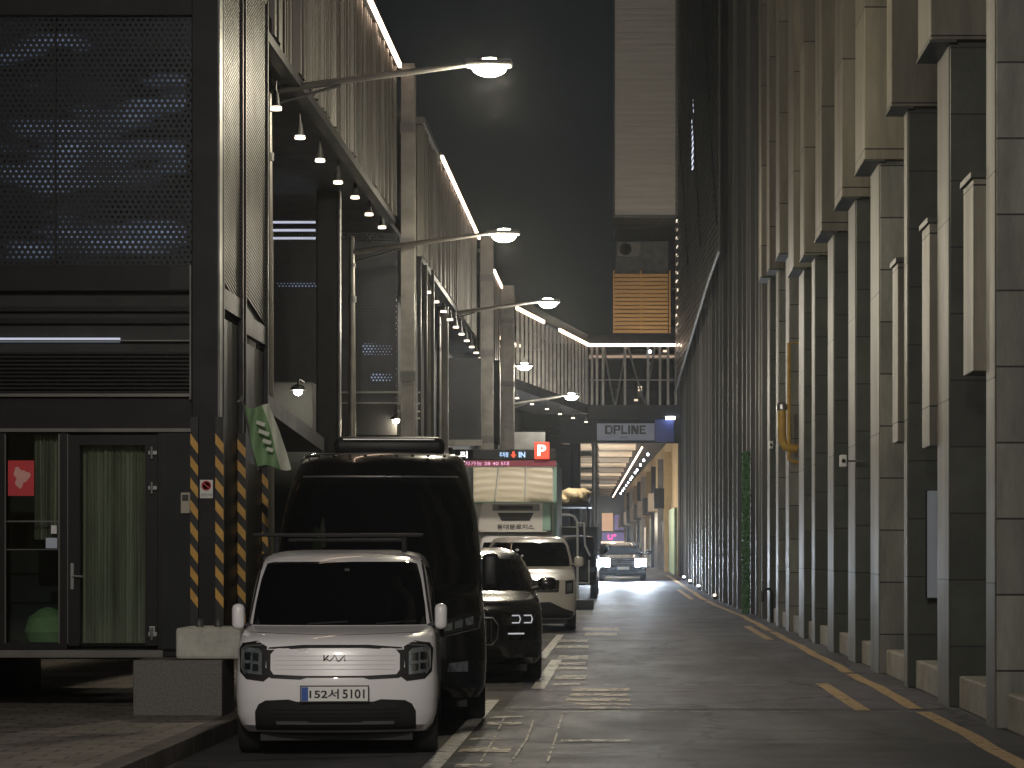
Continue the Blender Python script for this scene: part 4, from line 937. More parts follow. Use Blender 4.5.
# ================================================================== VEHICLES
class Shell:
    """a body lofted from horizontal slices (z, half width, front y, rear y, corner depth)"""
    def __init__(s, slices, n=3.2, bow=.08, length=4.0):
        s.s = slices; s.n = n; s.bow = bow
    def par(s, z):
        S = s.s
        if z <= S[0][0]: return S[0][1:]
        for A, B in zip(S, S[1:]):
            if z <= B[0]:
                t = (z - A[0]) / (B[0] - A[0]); return tuple(a + (b - a) * t for a, b in zip(A[1:], B[1:]))
        return S[-1][1:]
    def fy(s, x, z):
        W, yf, yr, Rc = s.par(z); t = min(.9999, abs(x) / W)
        return yf + s.bow * t * t + Rc * (1 - (1 - t ** s.n) ** (1 / s.n))
    def ring(s, z):
        W, yf, yr, Rc = s.par(z); N = 22; pts = []
        for k in range(N + 1):
            u = -1 + 2 * k / N; t = math.copysign(1 - (1 - abs(u)) ** 1.8, u); x = W * t
            y = yf + s.bow * t * t + Rc * (1 - (1 - min(1, abs(t)) ** s.n) ** (1 / s.n)); pts.append((x, y, z))
        yside = yf + s.bow + Rc; yre = yr - Rc * .8
        for k in range(1, 9): pts.append((W, yside + (yre - yside) * k / 9, z))
        for k in range(N + 1):
            u = 1 - 2 * k / N; t = math.copysign(1 - (1 - abs(u)) ** 1.8, u); x = W * t
            pts.append((x, yr - Rc * .8 * (1 - (1 - min(1, abs(t)) ** s.n) ** (1 / s.n)), z))
        for k in range(1, 9): pts.append((-W, yre + (yside - yre) * k / 9, z))
        return pts
    def mesh(s, wheels, wr, name, mat, parent):
        zs = []
        for A, B in zip(s.s, s.s[1:]):
            n = max(1, int(round((B[0] - A[0]) / .05)))
            for k in range(n): zs.append(A[0] + (B[0] - A[0]) * k / n)
        zs.append(s.s[-1][0])
        m = MB(); rings = [[m.bm.verts.new(p) for p in s.ring(z)] for z in zs]; n = len(rings[0])
        for A, B in zip(rings, rings[1:]):
            for k in range(n): m.bm.faces.new((A[k], A[(k + 1) % n], B[(k + 1) % n], B[k]))
        m.bm.faces.new(rings[0][::-1]); m.bm.faces.new(rings[-1])
        o = m.build(name, mat, None, smooth=True, ang=32)
        cut = MB(); W = max(a[1] for a in s.s)
        for (wy, wz) in wheels:
            for sx in (-1, 1): cut.lathe([(wr, 0), (wr, .45)] if sx > 0 else [(wr, -.45), (wr, 0)], (sx * (W - .25), wy, wz), 'x', 32)
        co = cut.build('cutter', mat); md = o.modifiers.new('b', 'BOOLEAN'); md.operation = 'DIFFERENCE'; md.object = co; md.solver = 'EXACT'
        dg = bpy.context.evaluated_depsgraph_get(); dg.update(); me = bpy.data.meshes.new_from_object(o.evaluated_get(dg))
        o.modifiers.clear(); old = o.data; o.data = me; me.name = name; bpy.data.meshes.remove(old); bpy.data.objects.remove(co)
        o.parent = parent; return o
    def patch(s, outline, name, mat, parent, off=.006, res=.035, ext=.02, mirror=False, front=True):
        """a panel laid on the front surface; outline is (x, z) points"""
        if mirror: outline = [(-x, z) for x, z in outline][::-1]
        pts = []
        for i, a in enumerate(outline):
            b = outline[(i + 1) % len(outline)]; d = math.hypot(b[0] - a[0], b[1] - a[1]); n = max(1, int(d / res))
            for k in range(n): pts.append((a[0] + (b[0] - a[0]) * k / n, a[1] + (b[1] - a[1]) * k / n))
        nb_ = len(pts); xs = [p[0] for p in pts]; zs = [p[1] for p in pts]
        area = sum(outline[i][0] * outline[(i + 1) % len(outline)][1] - outline[(i + 1) % len(outline)][0] * outline[i][1] for i in range(len(outline)))
        if area < 0: pts = pts[::-1]
        x = min(xs) + res
        while x < max(xs):
            z = min(zs) + res
            while z < max(zs):
                if all((x - a) ** 2 + (z - b) ** 2 > (res * .5) ** 2 for a, b in pts[:nb_]): pts.append((x + .0007, z + .0011))
                z += res
            x += res
        v, e, f, *_ = delaunay_2d_cdt([Vector(p) for p in pts], [], [list(range(nb_))], 1, 1e-5)
        m = MB(); V = [m.bm.verts.new((p.x, s.fy(p.x, p.y) - off, p.y)) for p in v]; B = [m.bm.verts.new((p.x, s.fy(p.x, p.y) - off + ext, p.y)) for p in v]
        cnt = {}
        for t in f:
            m.bm.faces.new([V[i] for i in t])
            for a, b in zip(t, t[1:] + t[:1]): cnt.setdefault(tuple(sorted((a, b))), []).append((a, b))
        for kx, l in cnt.items():
            if len(l) == 1:
                a, b = l[0]; m.bm.faces.new((V[b], V[a], B[a], B[b]))
        return m.build(name, mat, parent, smooth=True, ang=50)
    def stroke(s, pts, w, name, mat, parent, off=.014, closed=False, mirror=False, m=None):
        if mirror: pts = [(-x, z) for x, z in pts]
        P = []
        for a, b in zip(pts, pts[1:] + (pts[:1] if closed else [])):
            n = max(1, int(math.hypot(b[0] - a[0], b[1] - a[1]) / .04))
            for k in range(n): P.append((a[0] + (b[0] - a[0]) * k / n, a[1] + (b[1] - a[1]) * k / n))
        P.append(pts[0] if closed else pts[-1])
        mb = m or MB(); mb.tube([(x, s.fy(x, z) - off + w * .3, z) for x, z in P], w / 2, 6)
        return mb if m else mb.build(name, mat, parent, smooth=True)
    def side(s, outline, name, mat, parent, off=.006, sx=1):
        """a panel on the side; outline is (y, z) points"""
        m = MB(); zs = sorted(set(z for _, z in outline)); P = [(sx * (s.par(z)[0] + off), y, z) for y, z in outline]
        m.prism(P, (-sx * .02, 0, 0)); return m.build(name, mat, parent)

def wheel(t, x, y, r, w, mat='rim', spokes=5):
    m = MB(); hw = w / 2
    m.lathe([(r * .62, -hw * .9), (r * .9, -hw), (r * .985, -hw * .75), (r, -hw * .3), (r, hw * .3), (r * .985, hw * .75), (r * .9, hw), (r * .62, hw * .9)], (0, 0, 0), 'x', 28)
    o = m.build('wheel', M['rubber'], t, smooth=True, ang=50); o.location = (x, y, r)
    sx = 1 if x > 0 else -1
    m = MB(); m.lathe([(r * .10, sx * hw * .9), (r * .15, sx * hw * .9), (r * .16, sx * hw * .55)], (0, 0, 0), 'x', 12)
    m.lathe([(r * .56, sx * hw * .3), (r * .63, sx * hw * .92), (r * .66, sx * hw * .92)], (0, 0, 0), 'x', 28)
    for k in range(spokes):
        a = 2 * math.pi * k / spokes; rot = Matrix.Rotation(a, 3, 'X')
        m.box(sx * hw * .45, sx * hw * .8, -.03, .03, r * .1, r * .62) if False else None
        p0 = rot @ Vector((sx * hw * .62, 0, r * .08)); p1 = rot @ Vector((sx * hw * .75, 0, r * .62)); m.tube([p0, p1], r * .075, 6)
    m.lathe([(r * .5, sx * hw * .1), (r * .6, sx * hw * .2)], (0, 0, 0), 'x', 20)
    m.build('rim', M[mat], o, smooth=True)
    return o
def mirror_(t, x, y, z, mat, sx, w=.2, h=.16, d=.1):
    m = MB(); m.box(x, x + sx * w if sx > 0 else x, 0, 0, 0, 0) if False else None
    a, b = sorted((x, x + sx * w)); m.box(a, b, y - d / 2, y + d / 2, z - h / 2, z + h / 2, bevel=min(w, h, d) * .38)
    hsg = m.build('mirror', mat, t, smooth=True, ang=60)
    m = MB(); m.tube([(x - sx * .08, y + .02, z - h * .42), (x + sx * .04, y, z - h * .3)], .025, 8); m.build('mirror_arm', M['plastic'], hsg)
    m = MB(); m.box(a + .02, b - .02, y + d / 2 - .004, y + d / 2 + .004, z - h / 2 + .02, z + h / 2 - .02); m.build('mirror_glass', M['glass_car'], hsg)
    return hsg
def tall_mirror(t, x, y, z, mat, sx, w, h, d=.12): return mirror_(t, x, y, z, mat, sx, w, h, d)

def plate(t, y, z, body, w=.52, h=.115, x=0):
    m = MB(); m.box(x - w / 2, x + w / 2, y - .012, y, z - h / 2, z + h / 2, bevel=.003); p = m.build('number_plate', M['plate'], t)
    m = MB(); m.box(x - w / 2 + .003, x - w / 2 + .055, y - .0145, y - .012, z - h / 2 + .004, z + h / 2 - .004); m.build('plate_band', M['blue'], p)
    fr = MB()
    for a, b, c, d in ((x - w / 2 - .008, x + w / 2 + .008, z + h / 2, z + h / 2 + .008), (x - w / 2 - .008, x + w / 2 + .008, z - h / 2 - .008, z - h / 2), (x - w / 2 - .008, x - w / 2, z - h / 2, z + h / 2), (x + w / 2, x + w / 2 + .008, z - h / 2, z + h / 2)): fr.box(a, b, y - .014, y - .001, c, d)
    fr.build('plate_frame', M['ink'], p)
    if body:
        text('plate_text', body[:4], w * .44, h * .66, (x - w * .155, y - .0145, z), M['ink'], p, ext=.0015, bold=.02)
        text('plate_text', body[5:], w * .33, h * .62, (x + w * .285, y - .0145, z), M['ink'], p, ext=.0015, bold=.02)
    return p
def chrome_stud(m, s, x, z): m.box(x - .01, x + .01, s.fy(x, z) - .02, s.fy(x, z), z - .01, z + .01)

# ------------------------------------------------------------------ 1. small white boxy car
YC = 19.55
ray = thing('small_car', (-2.27, YC, 0), 'small boxy white car parked foremost, with a closed ribbed nose and a roof crossbar', 'car', 'vehicles parked along the left', rz=R(3.6))
S = Shell([(.20, .72, .16, 3.45, .22), (.26, .765, .06, 3.5, .27), (.34, .79, .025, 3.52, .30), (.48, .798, .0, 3.53, .30), (.62, .797, .005, 3.54, .28), (.70, .79, .02, 3.54, .27),
           (.86, .785, .05, 3.54, .27), (.915, .78, .09, 3.54, .28), (.955, .775, .17, 3.54, .30), (.99, .765, .32, 3.54, .30), (1.01, .76, .48, 3.54, .30), (1.03, .755, .60, 3.54, .28),
           (1.12, .745, .68, 3.53, .22), (1.30, .722, .82, 3.50, .2), (1.46, .695, .96, 3.47, .2), (1.54, .672, 1.06, 3.44, .22), (1.585, .645, 1.18, 3.40, .26), (1.615, .60, 1.35, 3.33, .30), (1.635, .52, 1.6, 3.2, .35), (1.645, .40, 1.9, 2.9, .35)], bow=.09)
WR = .295
S.mesh([(.72, WR), (3.0, WR)], .335, 'body', M['white_car'], ray)
S.patch([(-.705, 1.035), (.705, 1.035), (.688, 1.20), (.655, 1.40), (.618, 1.53), (.56, 1.545), (-.56, 1.545), (-.618, 1.53), (-.655, 1.40), (-.688, 1.20)], 'windscreen', M['glass_car'], ray, off=.006)
for sx in (-1, 1): S.stroke([(sx * .735, 1.05), (sx * .705, 1.25), (sx * .675, 1.45), (sx * .655, 1.55)], .022, 'pillar_seal', M['black'], ray, off=.008)
S.patch([(-.535, .66), (-.50, .635), (-.27, .625), (-.22, .64), (.22, .64), (.27, .625), (.50, .635), (.535, .66), (.545, .84), (.52, .875), (.25, .895), (-.25, .895), (-.52, .875), (-.545, .84)], 'nose_surround', M['black'], ray, off=.004)
grl = S.patch([(-.505, .70), (-.48, .665), (-.24, .655), (.24, .655), (.48, .665), (.505, .70), (.505, .82), (.475, .855), (.2, .87), (-.2, .87), (-.475, .855), (-.505, .82)], 'nose_panel', M['white_car'], ray, off=.013)
for z in (.705, .74, .775, .81): S.stroke([(-.47, z), (.47, z)], .0065, 'nose_rib', M['white_car'], grl, off=.016)
lg = MB()
for st in ([(-.085, .77), (-.085, .815)], [(-.085, .775), (-.05, .815)], [(-.065, .785), (-.035, .77), (.0, .815), (.022, .77)], [(.022, .77), (.035, .77), (.078, .815), (.078, .77)]): S.stroke(st, .011, '', None, None, off=.020, m=lg)
lg.build('emblem', M['chrome'], grl)
for mr in (False, True):
    hl = S.patch([(.50, .655), (.56, .61), (.70, .625), (.755, .68), (.765, .86), (.74, .905), (.62, .925), (.535, .88), (.545, .72)], 'headlight', M['black'], ray, off=.007, mirror=mr)
    S.patch([(.575, .66), (.69, .67), (.725, .70), (.732, .85), (.70, .875), (.60, .865), (.575, .84)], 'headlight_lens', M['lamp_lens'], hl, off=.013, mirror=mr, res=.02)
    for (a, b, c, d) in ((.60, .65, .77, .83), (.665, .715, .775, .835), (.60, .65, .69, .745), (.665, .712, .70, .75)):
        S.patch([(a, c), (b, c), (b, d), (a, d)], 'reflector', M['chrome'], hl, off=.018, mirror=mr, res=.02)
    S.stroke([(.57, .895), (.70, .885), (.738, .86), (.742, .72), (.71, .665)], .014, 'running_light', M['silver'], hl, off=.016, mirror=mr)
    S.patch([(.16, 1.48), (.162, 1.48), (.162, 1.481), (.16, 1.481)], 'x', M['black'], hl, mirror=mr) if False else None
S.patch([(-.63, .16 + .06), (.63, .16 + .06), (.63, .37), (.60, .43), (.545, .46), (.36, .47), (.30, .452), (-.30, .452), (-.36, .47), (-.545, .46), (-.60, .43), (-.63, .37)], 'lower_intake', M['plastic'], ray, off=.006)
S.patch([(-.46, .27), (.46, .27), (.46, .295), (.22, .295), (.2, .285), (-.2, .285), (-.22, .295), (-.46, .295)], 'bumper_strip', M['silver'], ray, off=.014)
for z in (.33, .36, .39): S.stroke([(-.5, z), (.5, z)], .008, 'intake_slat', M['black'], ray, off=.012)
S.stroke([(-.70, .985), (0, .965), (.70, .985)], .006, 'bonnet_seam', M['black'], ray, off=.002)
plate(ray, S.fy(0, .50) - .014, .515, '152서 5101')
for sx in (-1, 1):
    mirror_(ray, sx * .77, .80, 1.10, M['white_car'], sx, .10, .21, .12)
    S.side([(.98, 1.03), (1.9, 1.05), (1.9, 1.50), (1.35, 1.50)], 'side_window', M['glass_car'], ray, sx=sx)
    S.side([(1.98, 1.05), (3.0, 1.06), (2.95, 1.48), (1.98, 1.50)], 'side_window', M['glass_car'], ray, sx=sx)
    for wy in (.72, 3.0): wheel(ray, sx * .70, wy, WR, .19)
    m = MB(); m.box(sx * .80 - .01, sx * .80 + .01, 1.7, 1.85, .86, .89, bevel=.005); m.build('door_handle', M['chrome'], ray)
m = MB(); m.box(-.60, .60, .3, 3.3, .13, .22); m.build('underbody', M['black'], ray)
for sx in (-.25, .3):
    m = MB(); p = [(x, S.fy(x, z) - .016, z) for x, z in ((sx, 1.045), (sx + .32, 1.065))]; m.tube(p, .008, 6); m.build('wiper', M['black'], ray)
rk = MB(); rk.box(-.78, .66, 1.62, 1.70, 1.755, 1.785, bevel=.01); rk = rk.build('roof_crossbar', M['black_steel'], ray)
for sx in (-.58, .5):
    m = MB(); m.tube([(sx, 1.66, 1.60), (sx, 1.66, 1.76)], .022, 8); m.build('crossbar_foot', M['plastic'], rk)
m = MB(); m.box(-.55, .48, 2.6, 2.66, 1.72, 1.745, bevel=.01); m.build('roof_crossbar', M['black_steel'], ray)
m = MB(); m.box(.03, .07, S.fy(.05, 1.47) - .006, S.fy(.05, 1.47) + .03, 1.45, 1.49); m.build('camera', M['plastic'], ray)

# ------------------------------------------------------------------ 2. tall black van
YV = 23.4
van = thing('tall_van', (-2.33, YV, 0), 'tall glossy black van with a roof air conditioner towering behind the small white car', 'van', 'vehicles parked along the left', rz=R(3.6))
S = Shell([(.25, .96, .10, 5.8, .2), (.35, 1.02, .03, 5.9, .28), (.6, 1.035, 0, 5.95, .32), (.85, 1.03, .03, 5.95, .32), (1.0, 1.02, .12, 5.95, .34), (1.12, 1.01, .28, 5.95, .34), (1.22, 1.0, .42, 5.95, .32), (1.30, .995, .50, 5.95, .28),
           (1.6, .985, .64, 5.94, .22), (2.0, .945, .86, 5.92, .22), (2.2, .905, .98, 5.9, .25), (2.4, .86, 1.12, 5.86, .3), (2.54, .82, 1.25, 5.82, .34), (2.60, .78, 1.4, 5.75, .36), (2.635, .66, 1.7, 5.6, .4)], bow=.12)
S.mesh([(.95, .35), (4.7, .35)], .40, 'body', M['black_car'], van)
S.patch([(-.95, 1.33), (.95, 1.33), (.93, 1.7), (.87, 2.1), (.80, 2.30), (-.80, 2.30), (-.87, 2.1), (-.93, 1.7)], 'windscreen', M['glass_car'], van, off=.006)
S.patch([(-.50, .55), (.50, .55), (.52, .92), (.40, .97), (-.40, .97), (-.52, .92)], 'grille', M['plastic'], van, off=.006)
for z in (.62, .70, .78, .86): S.stroke([(-.46, z), (.46, z)], .015, 'grille_bar', M['silver'], van, off=.014)
S.stroke([(-.76, 2.37), (.76, 2.37)], .018, 'visor_line', M['silver'], van, off=.006)
for mr in (False, True):
    hl = S.patch([(.60, .84), (.95, .92), (.975, 1.02), (.92, 1.06), (.62, .98)], 'headlight', M['black'], van, off=.006, mirror=mr)
    for x0 in (.635, .735, .835):
        S.patch([(x0, .87 + (x0 - .6) * .25), (x0 + .075, .885 + (x0 - .6) * .25), (x0 + .075, .955 + (x0 - .6) * .27), (x0, .935 + (x0 - .6) * .27)], 'lamp_cell', M['lamp_lens'], hl, off=.013, mirror=mr, res=.02)
    S.stroke([(.62, .83), (.96, .905), (.985, 1.02)], .012, 'running_light', M['silver'], hl, off=.012, mirror=mr)
    S.patch([(.66, .5), (.86, .5), (.86, .6), (.68, .58)], 'fog_lamp', M['lamp_lens'], van, off=.008, mirror=mr)
m = MB()
for k in range(9):
    x = -.62 + k * .155; m.lathe([(.012, 0), (.02, .01), (.012, .02)], (x, S.fy(x, 2.56), 2.57), n=8)
m.build('roof_marker', M['chrome'], van)
ac = MB(); ac.box(-.50, .62, 1.9, 3.8, 2.62, 2.80, bevel=.07); ac = ac.build('roof_air_conditioner', M['plastic'], van, smooth=True, ang=60)
m = MB(); m.box(-.40, .52, 1.84, 1.905, 2.76, 2.775, bevel=.004); m.build('unit_trim', M['silver'], ac)
m = MB(); m.lathe([(.10, 0), (.10, .03)], (-.3, 2.8, 2.79), n=20); m.lathe([(.10, 0), (.10, .03)], (.35, 2.8, 2.79), n=20); m.build('unit_fan', M['black_steel'], ac)
for sx in (-1, 1):
    mm = mirror_(van, sx * 1.0, 1.0, 1.45, M['plastic'], sx, .16, .34, .12)
    for y0, y1 in ((1.65, 2.5), (2.6, 4.1), (4.2, 5.5)): S.side([(y0, 1.35), (y1, 1.35), (y1, 2.0), (y0 + (.25 if y0 < 2 else 0), 2.0)], 'side_window', M['glass_car'], van, sx=sx)
    for wy in (.95, 4.7): wheel(van, sx * .915, wy, .35, .22)
    m = MB(); m.tube([(sx * 1.04, 2.5, 1.02), (sx * 1.06, 2.55, 1.02), (sx * 1.06, 2.7, 1.02), (sx * 1.04, 2.75, 1.02)], .012, 6); m.build('door_handle', M['chrome'], van)
m = MB(); m.box(-.85, .85, .3, 5.6, .16, .26); m.build('underbody', M['black'], van)
plate(van, S.fy(0, .45) - .01, .42, '')
w_ = MB(); w_.tube([(-.5, S.fy(-.5, 1.36) - .02, 1.36), (.15, S.fy(.15, 1.40) - .02, 1.40)], .012, 6); w_.build('wiper', M['black'], van)

def modern_suv(name, loc, label, cat, paint, W, H, Lg, kind, rz=0, hood=1.05, group='vehicles parked along the left', lit=False, ptxt=''):
    t = thing(name, loc, label, cat, group, rz=rz)
    hz_ = hood
    S = Shell([(.24, W * .92, .12, Lg - .15, .22), (.32, W * .985, .04, Lg - .05, .32), (.5, W, 0, Lg, .36), (hz_ * .68, W, .01, Lg, .36), (hz_ * .82, W * .99, .05, Lg, .36), (hz_ * .90, W * .98, .14, Lg, .38), (hz_ * .95, W * .965, .35, Lg, .40), (hz_, W * .95, .78, Lg, .36), (hz_ + .03, W * .935, 1.02, Lg - .02, .30),
               (hz_ + .25 * (H - hz_), W * .89, 1.32, Lg - .1, .24), (hz_ + .55 * (H - hz_), W * .82, 1.66, Lg - .2, .24), (hz_ + .78 * (H - hz_), W * .755, 1.95, Lg - .3, .26), (H - .075, W * .70, 2.15, Lg - .4, .3), (H - .03, W * .63, 2.35, Lg - .55, .34), (H, W * .48, 2.7, Lg - .9, .4)], bow=.16)
    wr = .36
    S.mesh([(.92, wr), (Lg - .95, wr)], .405, 'body', paint, t)
    zt = hz_ + .76 * (H - hz_)
    S.patch([(-W * .87, hz_ + .05), (W * .87, hz_ + .05), (W * .80, hz_ + .4 * (H - hz_)), (W * .71, zt), (-W * .71, zt), (-W * .80, hz_ + .4 * (H - hz_))], 'windscreen', M['glass_car'], t, off=.006)
    m = MB(); m.box(-.035, .035, S.fy(0, zt - .08) + .0, S.fy(0, zt - .08) + .04, zt - .10, zt - .05); m.build('rear_view_mirror', M['plastic'], t)
    if kind == 'kidney':
        for mr in (False, True):
            gr = S.patch([(.04, .50), (.34, .48), (.415, .56), (.43, .72), (.36, .82), (.06, .82), (.035, .75)], 'grille', M['black'], t, off=.006, mirror=mr)
            S.stroke([(.04, .50), (.34, .48), (.415, .56), (.43, .72), (.36, .82), (.06, .82), (.035, .75)], .028, 'grille_ring', M['chrome'], gr, off=.02, closed=True, mirror=mr)
            for x in (.10, .16, .22, .28, .34): S.stroke([(x, .52), (x, .79)], .012, 'grille_slat', M['silver'], gr, off=.012, mirror=mr)
            hl = S.patch([(.52, .72), (.86, .74), (.90, .86), (.62, .86), (.52, .80)], 'headlight', M['black'], t, off=.006, mirror=mr)
            for x0 in (.60, .75): S.stroke([(x0, .755), (x0 + .09, .755), (x0 + .105, .80), (x0 + .09, .845), (x0, .845)], .016, 'light_ring', M['drl'], hl, off=.014, closed=False, mirror=mr)
            S.patch([(.60, .36), (.88, .38), (.86, .55), (.70, .5)], 'air_intake', M['plastic'], t, off=.006, mirror=mr)
            S.stroke([(.55, .62), (.75, .62)], .02, 'fog_lamp', M['drl'], t, off=.01, mirror=mr)
        S.patch([(-.5, .28), (.5, .28), (.46, .42), (-.46, .42)], 'lower_intake', M['plastic'], t, off=.006)
        plate(t, S.fy(0, .36) - .01, .36, ptxt)
    elif kind == 'sedan':
        S.patch([(-.5, .55), (.5, .55), (.58, .78), (-.58, .78)], 'grille', M['plastic'], t, off=.006)
        for mr in (False, True):
            S.patch([(.62, .66), (.88, .70), (.86, .80), (.62, .78)] if not lit else [(.50, .54), (.90, .56), (.90, .84), (.50, .84)], 'headlight', M['lamp_lens'] if not lit else M['head'], t, off=.012, mirror=mr)
            S.patch([(.6, .36), (.85, .38), (.82, .48), (.62, .48)], 'air_intake', M['plastic'], t, off=.006, mirror=mr)
        S.patch([(-.5, .28), (.5, .28), (.46, .42), (-.46, .42)], 'lower_intake', M['plastic'], t, off=.006)
        for z in (.6, .66, .72): S.stroke([(-.5, z), (.5, z)], .014, 'grille_bar', M['silver'], t, off=.012)
        plate(t, S.fy(0, .5) - .01, .48, ptxt)
    for sx in (-1, 1):
        mirror_(t, sx * W * .96, 1.25, hz_ + .13, paint, sx, .24, .17, .16)
        S.side([(1.55, hz_ + .06), (2.5, hz_ + .06), (2.5, hz_ + .5 * (H - hz_)), (2.0, hz_ + .5 * (H - hz_))], 'side_window', M['glass_car'], t, sx=sx)
        S.side([(2.6, hz_ + .06), (Lg - 1.0, hz_ + .08), (Lg - 1.2, hz_ + .5 * (H - hz_)), (2.6, hz_ + .5 * (H - hz_))], 'side_window', M['glass_car'], t, sx=sx)
        m = MB(); m.tube([(sx * W * .71, 2.3, H - .03), (sx * W * .71, Lg - 1.0, H - .03)], .018, 6); m.build('roof_rail', M['silver'], t)
        for wy in (.92, Lg - .95): wheel(t, sx * (W - .12), wy, wr, .23)
    m = MB(); m.box(-W * .8, W * .8, .3, Lg - .4, .15, .26); m.build('underbody', M['black'], t)
    return t, S
# 3. black SUV with double-kidney style grille
suv, S = modern_suv('black_suv', (-2.0, 31.0, 0), 'low black car with chrome-rimmed twin grille between the tall van and the pale car', 'car', M['black_car'], .985, 1.70, 4.9, 'kidney', hood=1.10, rz=R(3.2))
# 4. silver car
sil, S = modern_suv('silver_car', (-2.22, 38.2, 0), 'light silver car mostly hidden behind the black car, only its right flank showing', 'car', M['silver_car'], .93, 1.62, 4.6, 'sedan', hood=1.02, rz=R(2.6))

# ------------------------------------------------------------------ 5. white minivan
mv = thing('white_minivan', (-2.0, 52.0, 0), 'ivory white minivan with a dark bumper parked in front of the refrigerated truck', 'minivan', 'vehicles parked along the left', rz=R(2))
S = Shell([(.26, .90, .12, 5.1, .25), (.36, .975, .03, 5.15, .32), (.6, .995, 0, 5.2, .36), (.9, .995, .02, 5.2, .36), (1.08, .985, .12, 5.2, .38), (1.17, .975, .35, 5.2, .38), (1.27, .96, .72, 5.2, .34), (1.34, .945, .86, 5.2, .3), (1.5, .92, 1.0, 5.18, .26), (1.75, .865, 1.28, 5.12, .26),
           (1.88, .81, 1.45, 5.05, .3), (1.95, .75, 1.7, 4.9, .34), (1.985, .66, 2.0, 4.7, .38), (2.0, .5, 2.5, 4.3, .4)], bow=.14)
S.mesh([(.95, .35), (4.2, .35)], .40, 'body', M['pearl_car'], mv)
S.patch([(-.87, 1.36), (.87, 1.36), (.85, 1.55), (.79, 1.80), (.74, 1.87), (-.74, 1.87), (-.79, 1.80), (-.85, 1.55)], 'windscreen', M['glass_car'], mv)
S.patch([(-.62, .82), (.62, .82), (.64, 1.06), (.55, 1.10), (-.55, 1.10), (-.64, 1.06)], 'grille', M['plastic'], mv)
for z in (.88, .95, 1.02): S.stroke([(-.58, z), (.58, z)], .014, 'grille_bar', M['silver'], mv, off=.012)
for mr in (False, True):
    h = S.patch([(.76, .78), (.93, .80), (.93, 1.08), (.76, 1.06)], 'headlight', M['black'], mv, mirror=mr)
    S.patch([(.79, .82), (.90, .84), (.90, 1.02), (.79, 1.0)], 'headlight_lens', M['lamp_lens'], h, off=.012, mirror=mr)
S.patch([(-.93, .28), (.93, .28), (.93, .42), (.74, .48), (.45, .62), (-.45, .62), (-.74, .48), (-.93, .42)], 'bumper', M['plastic'], mv)
plate(mv, S.fy(0, .45) - .012, .44, '')
for sx in (-1, 1):
    mirror_(mv, sx * .96, 1.15, 1.46, M['pearl_car'], sx, .20, .22, .14)
    for y0, y1 in ((1.3, 2.2), (2.3, 3.6), (3.7, 4.8)): S.side([(y0, 1.3), (y1, 1.3), (y1, 1.75), (y0 + (.3 if y0 < 2 else 0), 1.75)], 'side_window', M['glass_car'], mv, sx=sx)
    for wy in (.95, 4.2): wheel(mv, sx * .88, wy, .35, .22)
m = MB(); m.box(-.8, .8, .3, 4.8, .16, .28); m.build('underbody', M['black'], mv)

# ------------------------------------------------------------------ 6. refrigerated truck
YT = 64.0
tk = thing('refrigerated_truck', (PX(513, YT), YT, 0), 'box truck with pale wrinkled canvas above a white cooling unit, rising behind the ivory minivan', 'truck', 'vehicles parked along the left')
q = YT / 2500
def tx(px): return (px - 513) * q
def tz(py): return PZ(py, YT)
m = MB(); m.box(tx(472), tx(554), .35, 5.5, .95, tz(465), bevel=.02); m.build('cargo_box', M['white'], tk)
m = MB(); m.box(tx(553), tx(556.5), .28, 5.5, .95, tz(462), bevel=.01); m.box(tx(470), tx(556), .27, .33, tz(467), tz(463)); m.box(tx(471), tx(556), .22, .33, tz(503.5), tz(501.5)); m.build('box_frame', M['mint'], tk)
n = 18
rows = []
for i in range(n + 1):
    r_ = []
    for j in range(31):
        u = j / 30; z = tz(466) + (tz(501.5) - tz(466)) * i / n; x = tx(473) + (tx(552) - tx(473)) * u
        seam = min(abs(u - .30 + .05 * i / n), abs(u - .66))
        d = .03 * abs(math.sin(i * .85 + math.sin(u * 4) * 1.1)) * (min(1, seam * 9)); r_.append((x, .30 - d - .04 * math.sin(math.pi * i / n), z))
    rows.append(r_)
m = MB(); m.grid(rows); cv = m.build('canvas', M['canvas'], tk, smooth=True, ang=80)
m = MB(); m.tube([(tx(498.5), .20, tz(466)), (tx(494.5), .20, tz(501))], .022, 6); m.tube([(tx(525.5), .2, tz(466)), (tx(525), .2, tz(499))], .022, 6); m.build('strap', M['white'], cv)
cu = MB(); x0, x1 = tx(479), tx(549)
cu.prism([(x0 + .12, -.25, tz(503)), (x1 - .12, -.25, tz(503)), (x1 - .02, -.25, tz(516)), (x1, -.25, tz(532)), (x0, -.25, tz(532)), (x0 + .02, -.25, tz(516))], (0, .55, 0)); bmesh.ops.bevel(cu.bm, geom=[e for e in cu.bm.edges if abs((e.verts[0].co - e.verts[1].co).y) > .3], offset=.04, segments=3, affect='EDGES')
cu = cu.build('cooling_unit', M['pearl_car'], tk, smooth=True)
m = MB(); m.box(tx(493), tx(540), -.275, -.252, tz(511), tz(504.5), bevel=.008); m.build('unit_panel', M['grey_steel'], cu)
m = MB(); m.box(tx(499), tx(533), -.29, -.276, tz(509.5), tz(506), bevel=.004); m.prism([(tx(498), -.262, tz(513)), (tx(534), -.262, tz(513)), (tx(530), -.262, tz(521)), (tx(502), -.262, tz(521))], (0, .01, 0)); m.build('unit_grille', M['black'], cu)
for py in (515, 517.5): m = MB(); m.box(tx(500), tx(532), -.272, -.263, tz(py + .5), tz(py)); m.build('grille_bar', M['grey_steel'], cu)
m = MB(); m.box(x1 - .16, x1 + .06, -.27, .3, tz(531), tz(504), bevel=.03); m.build('side_cover', M['mint'], cu)
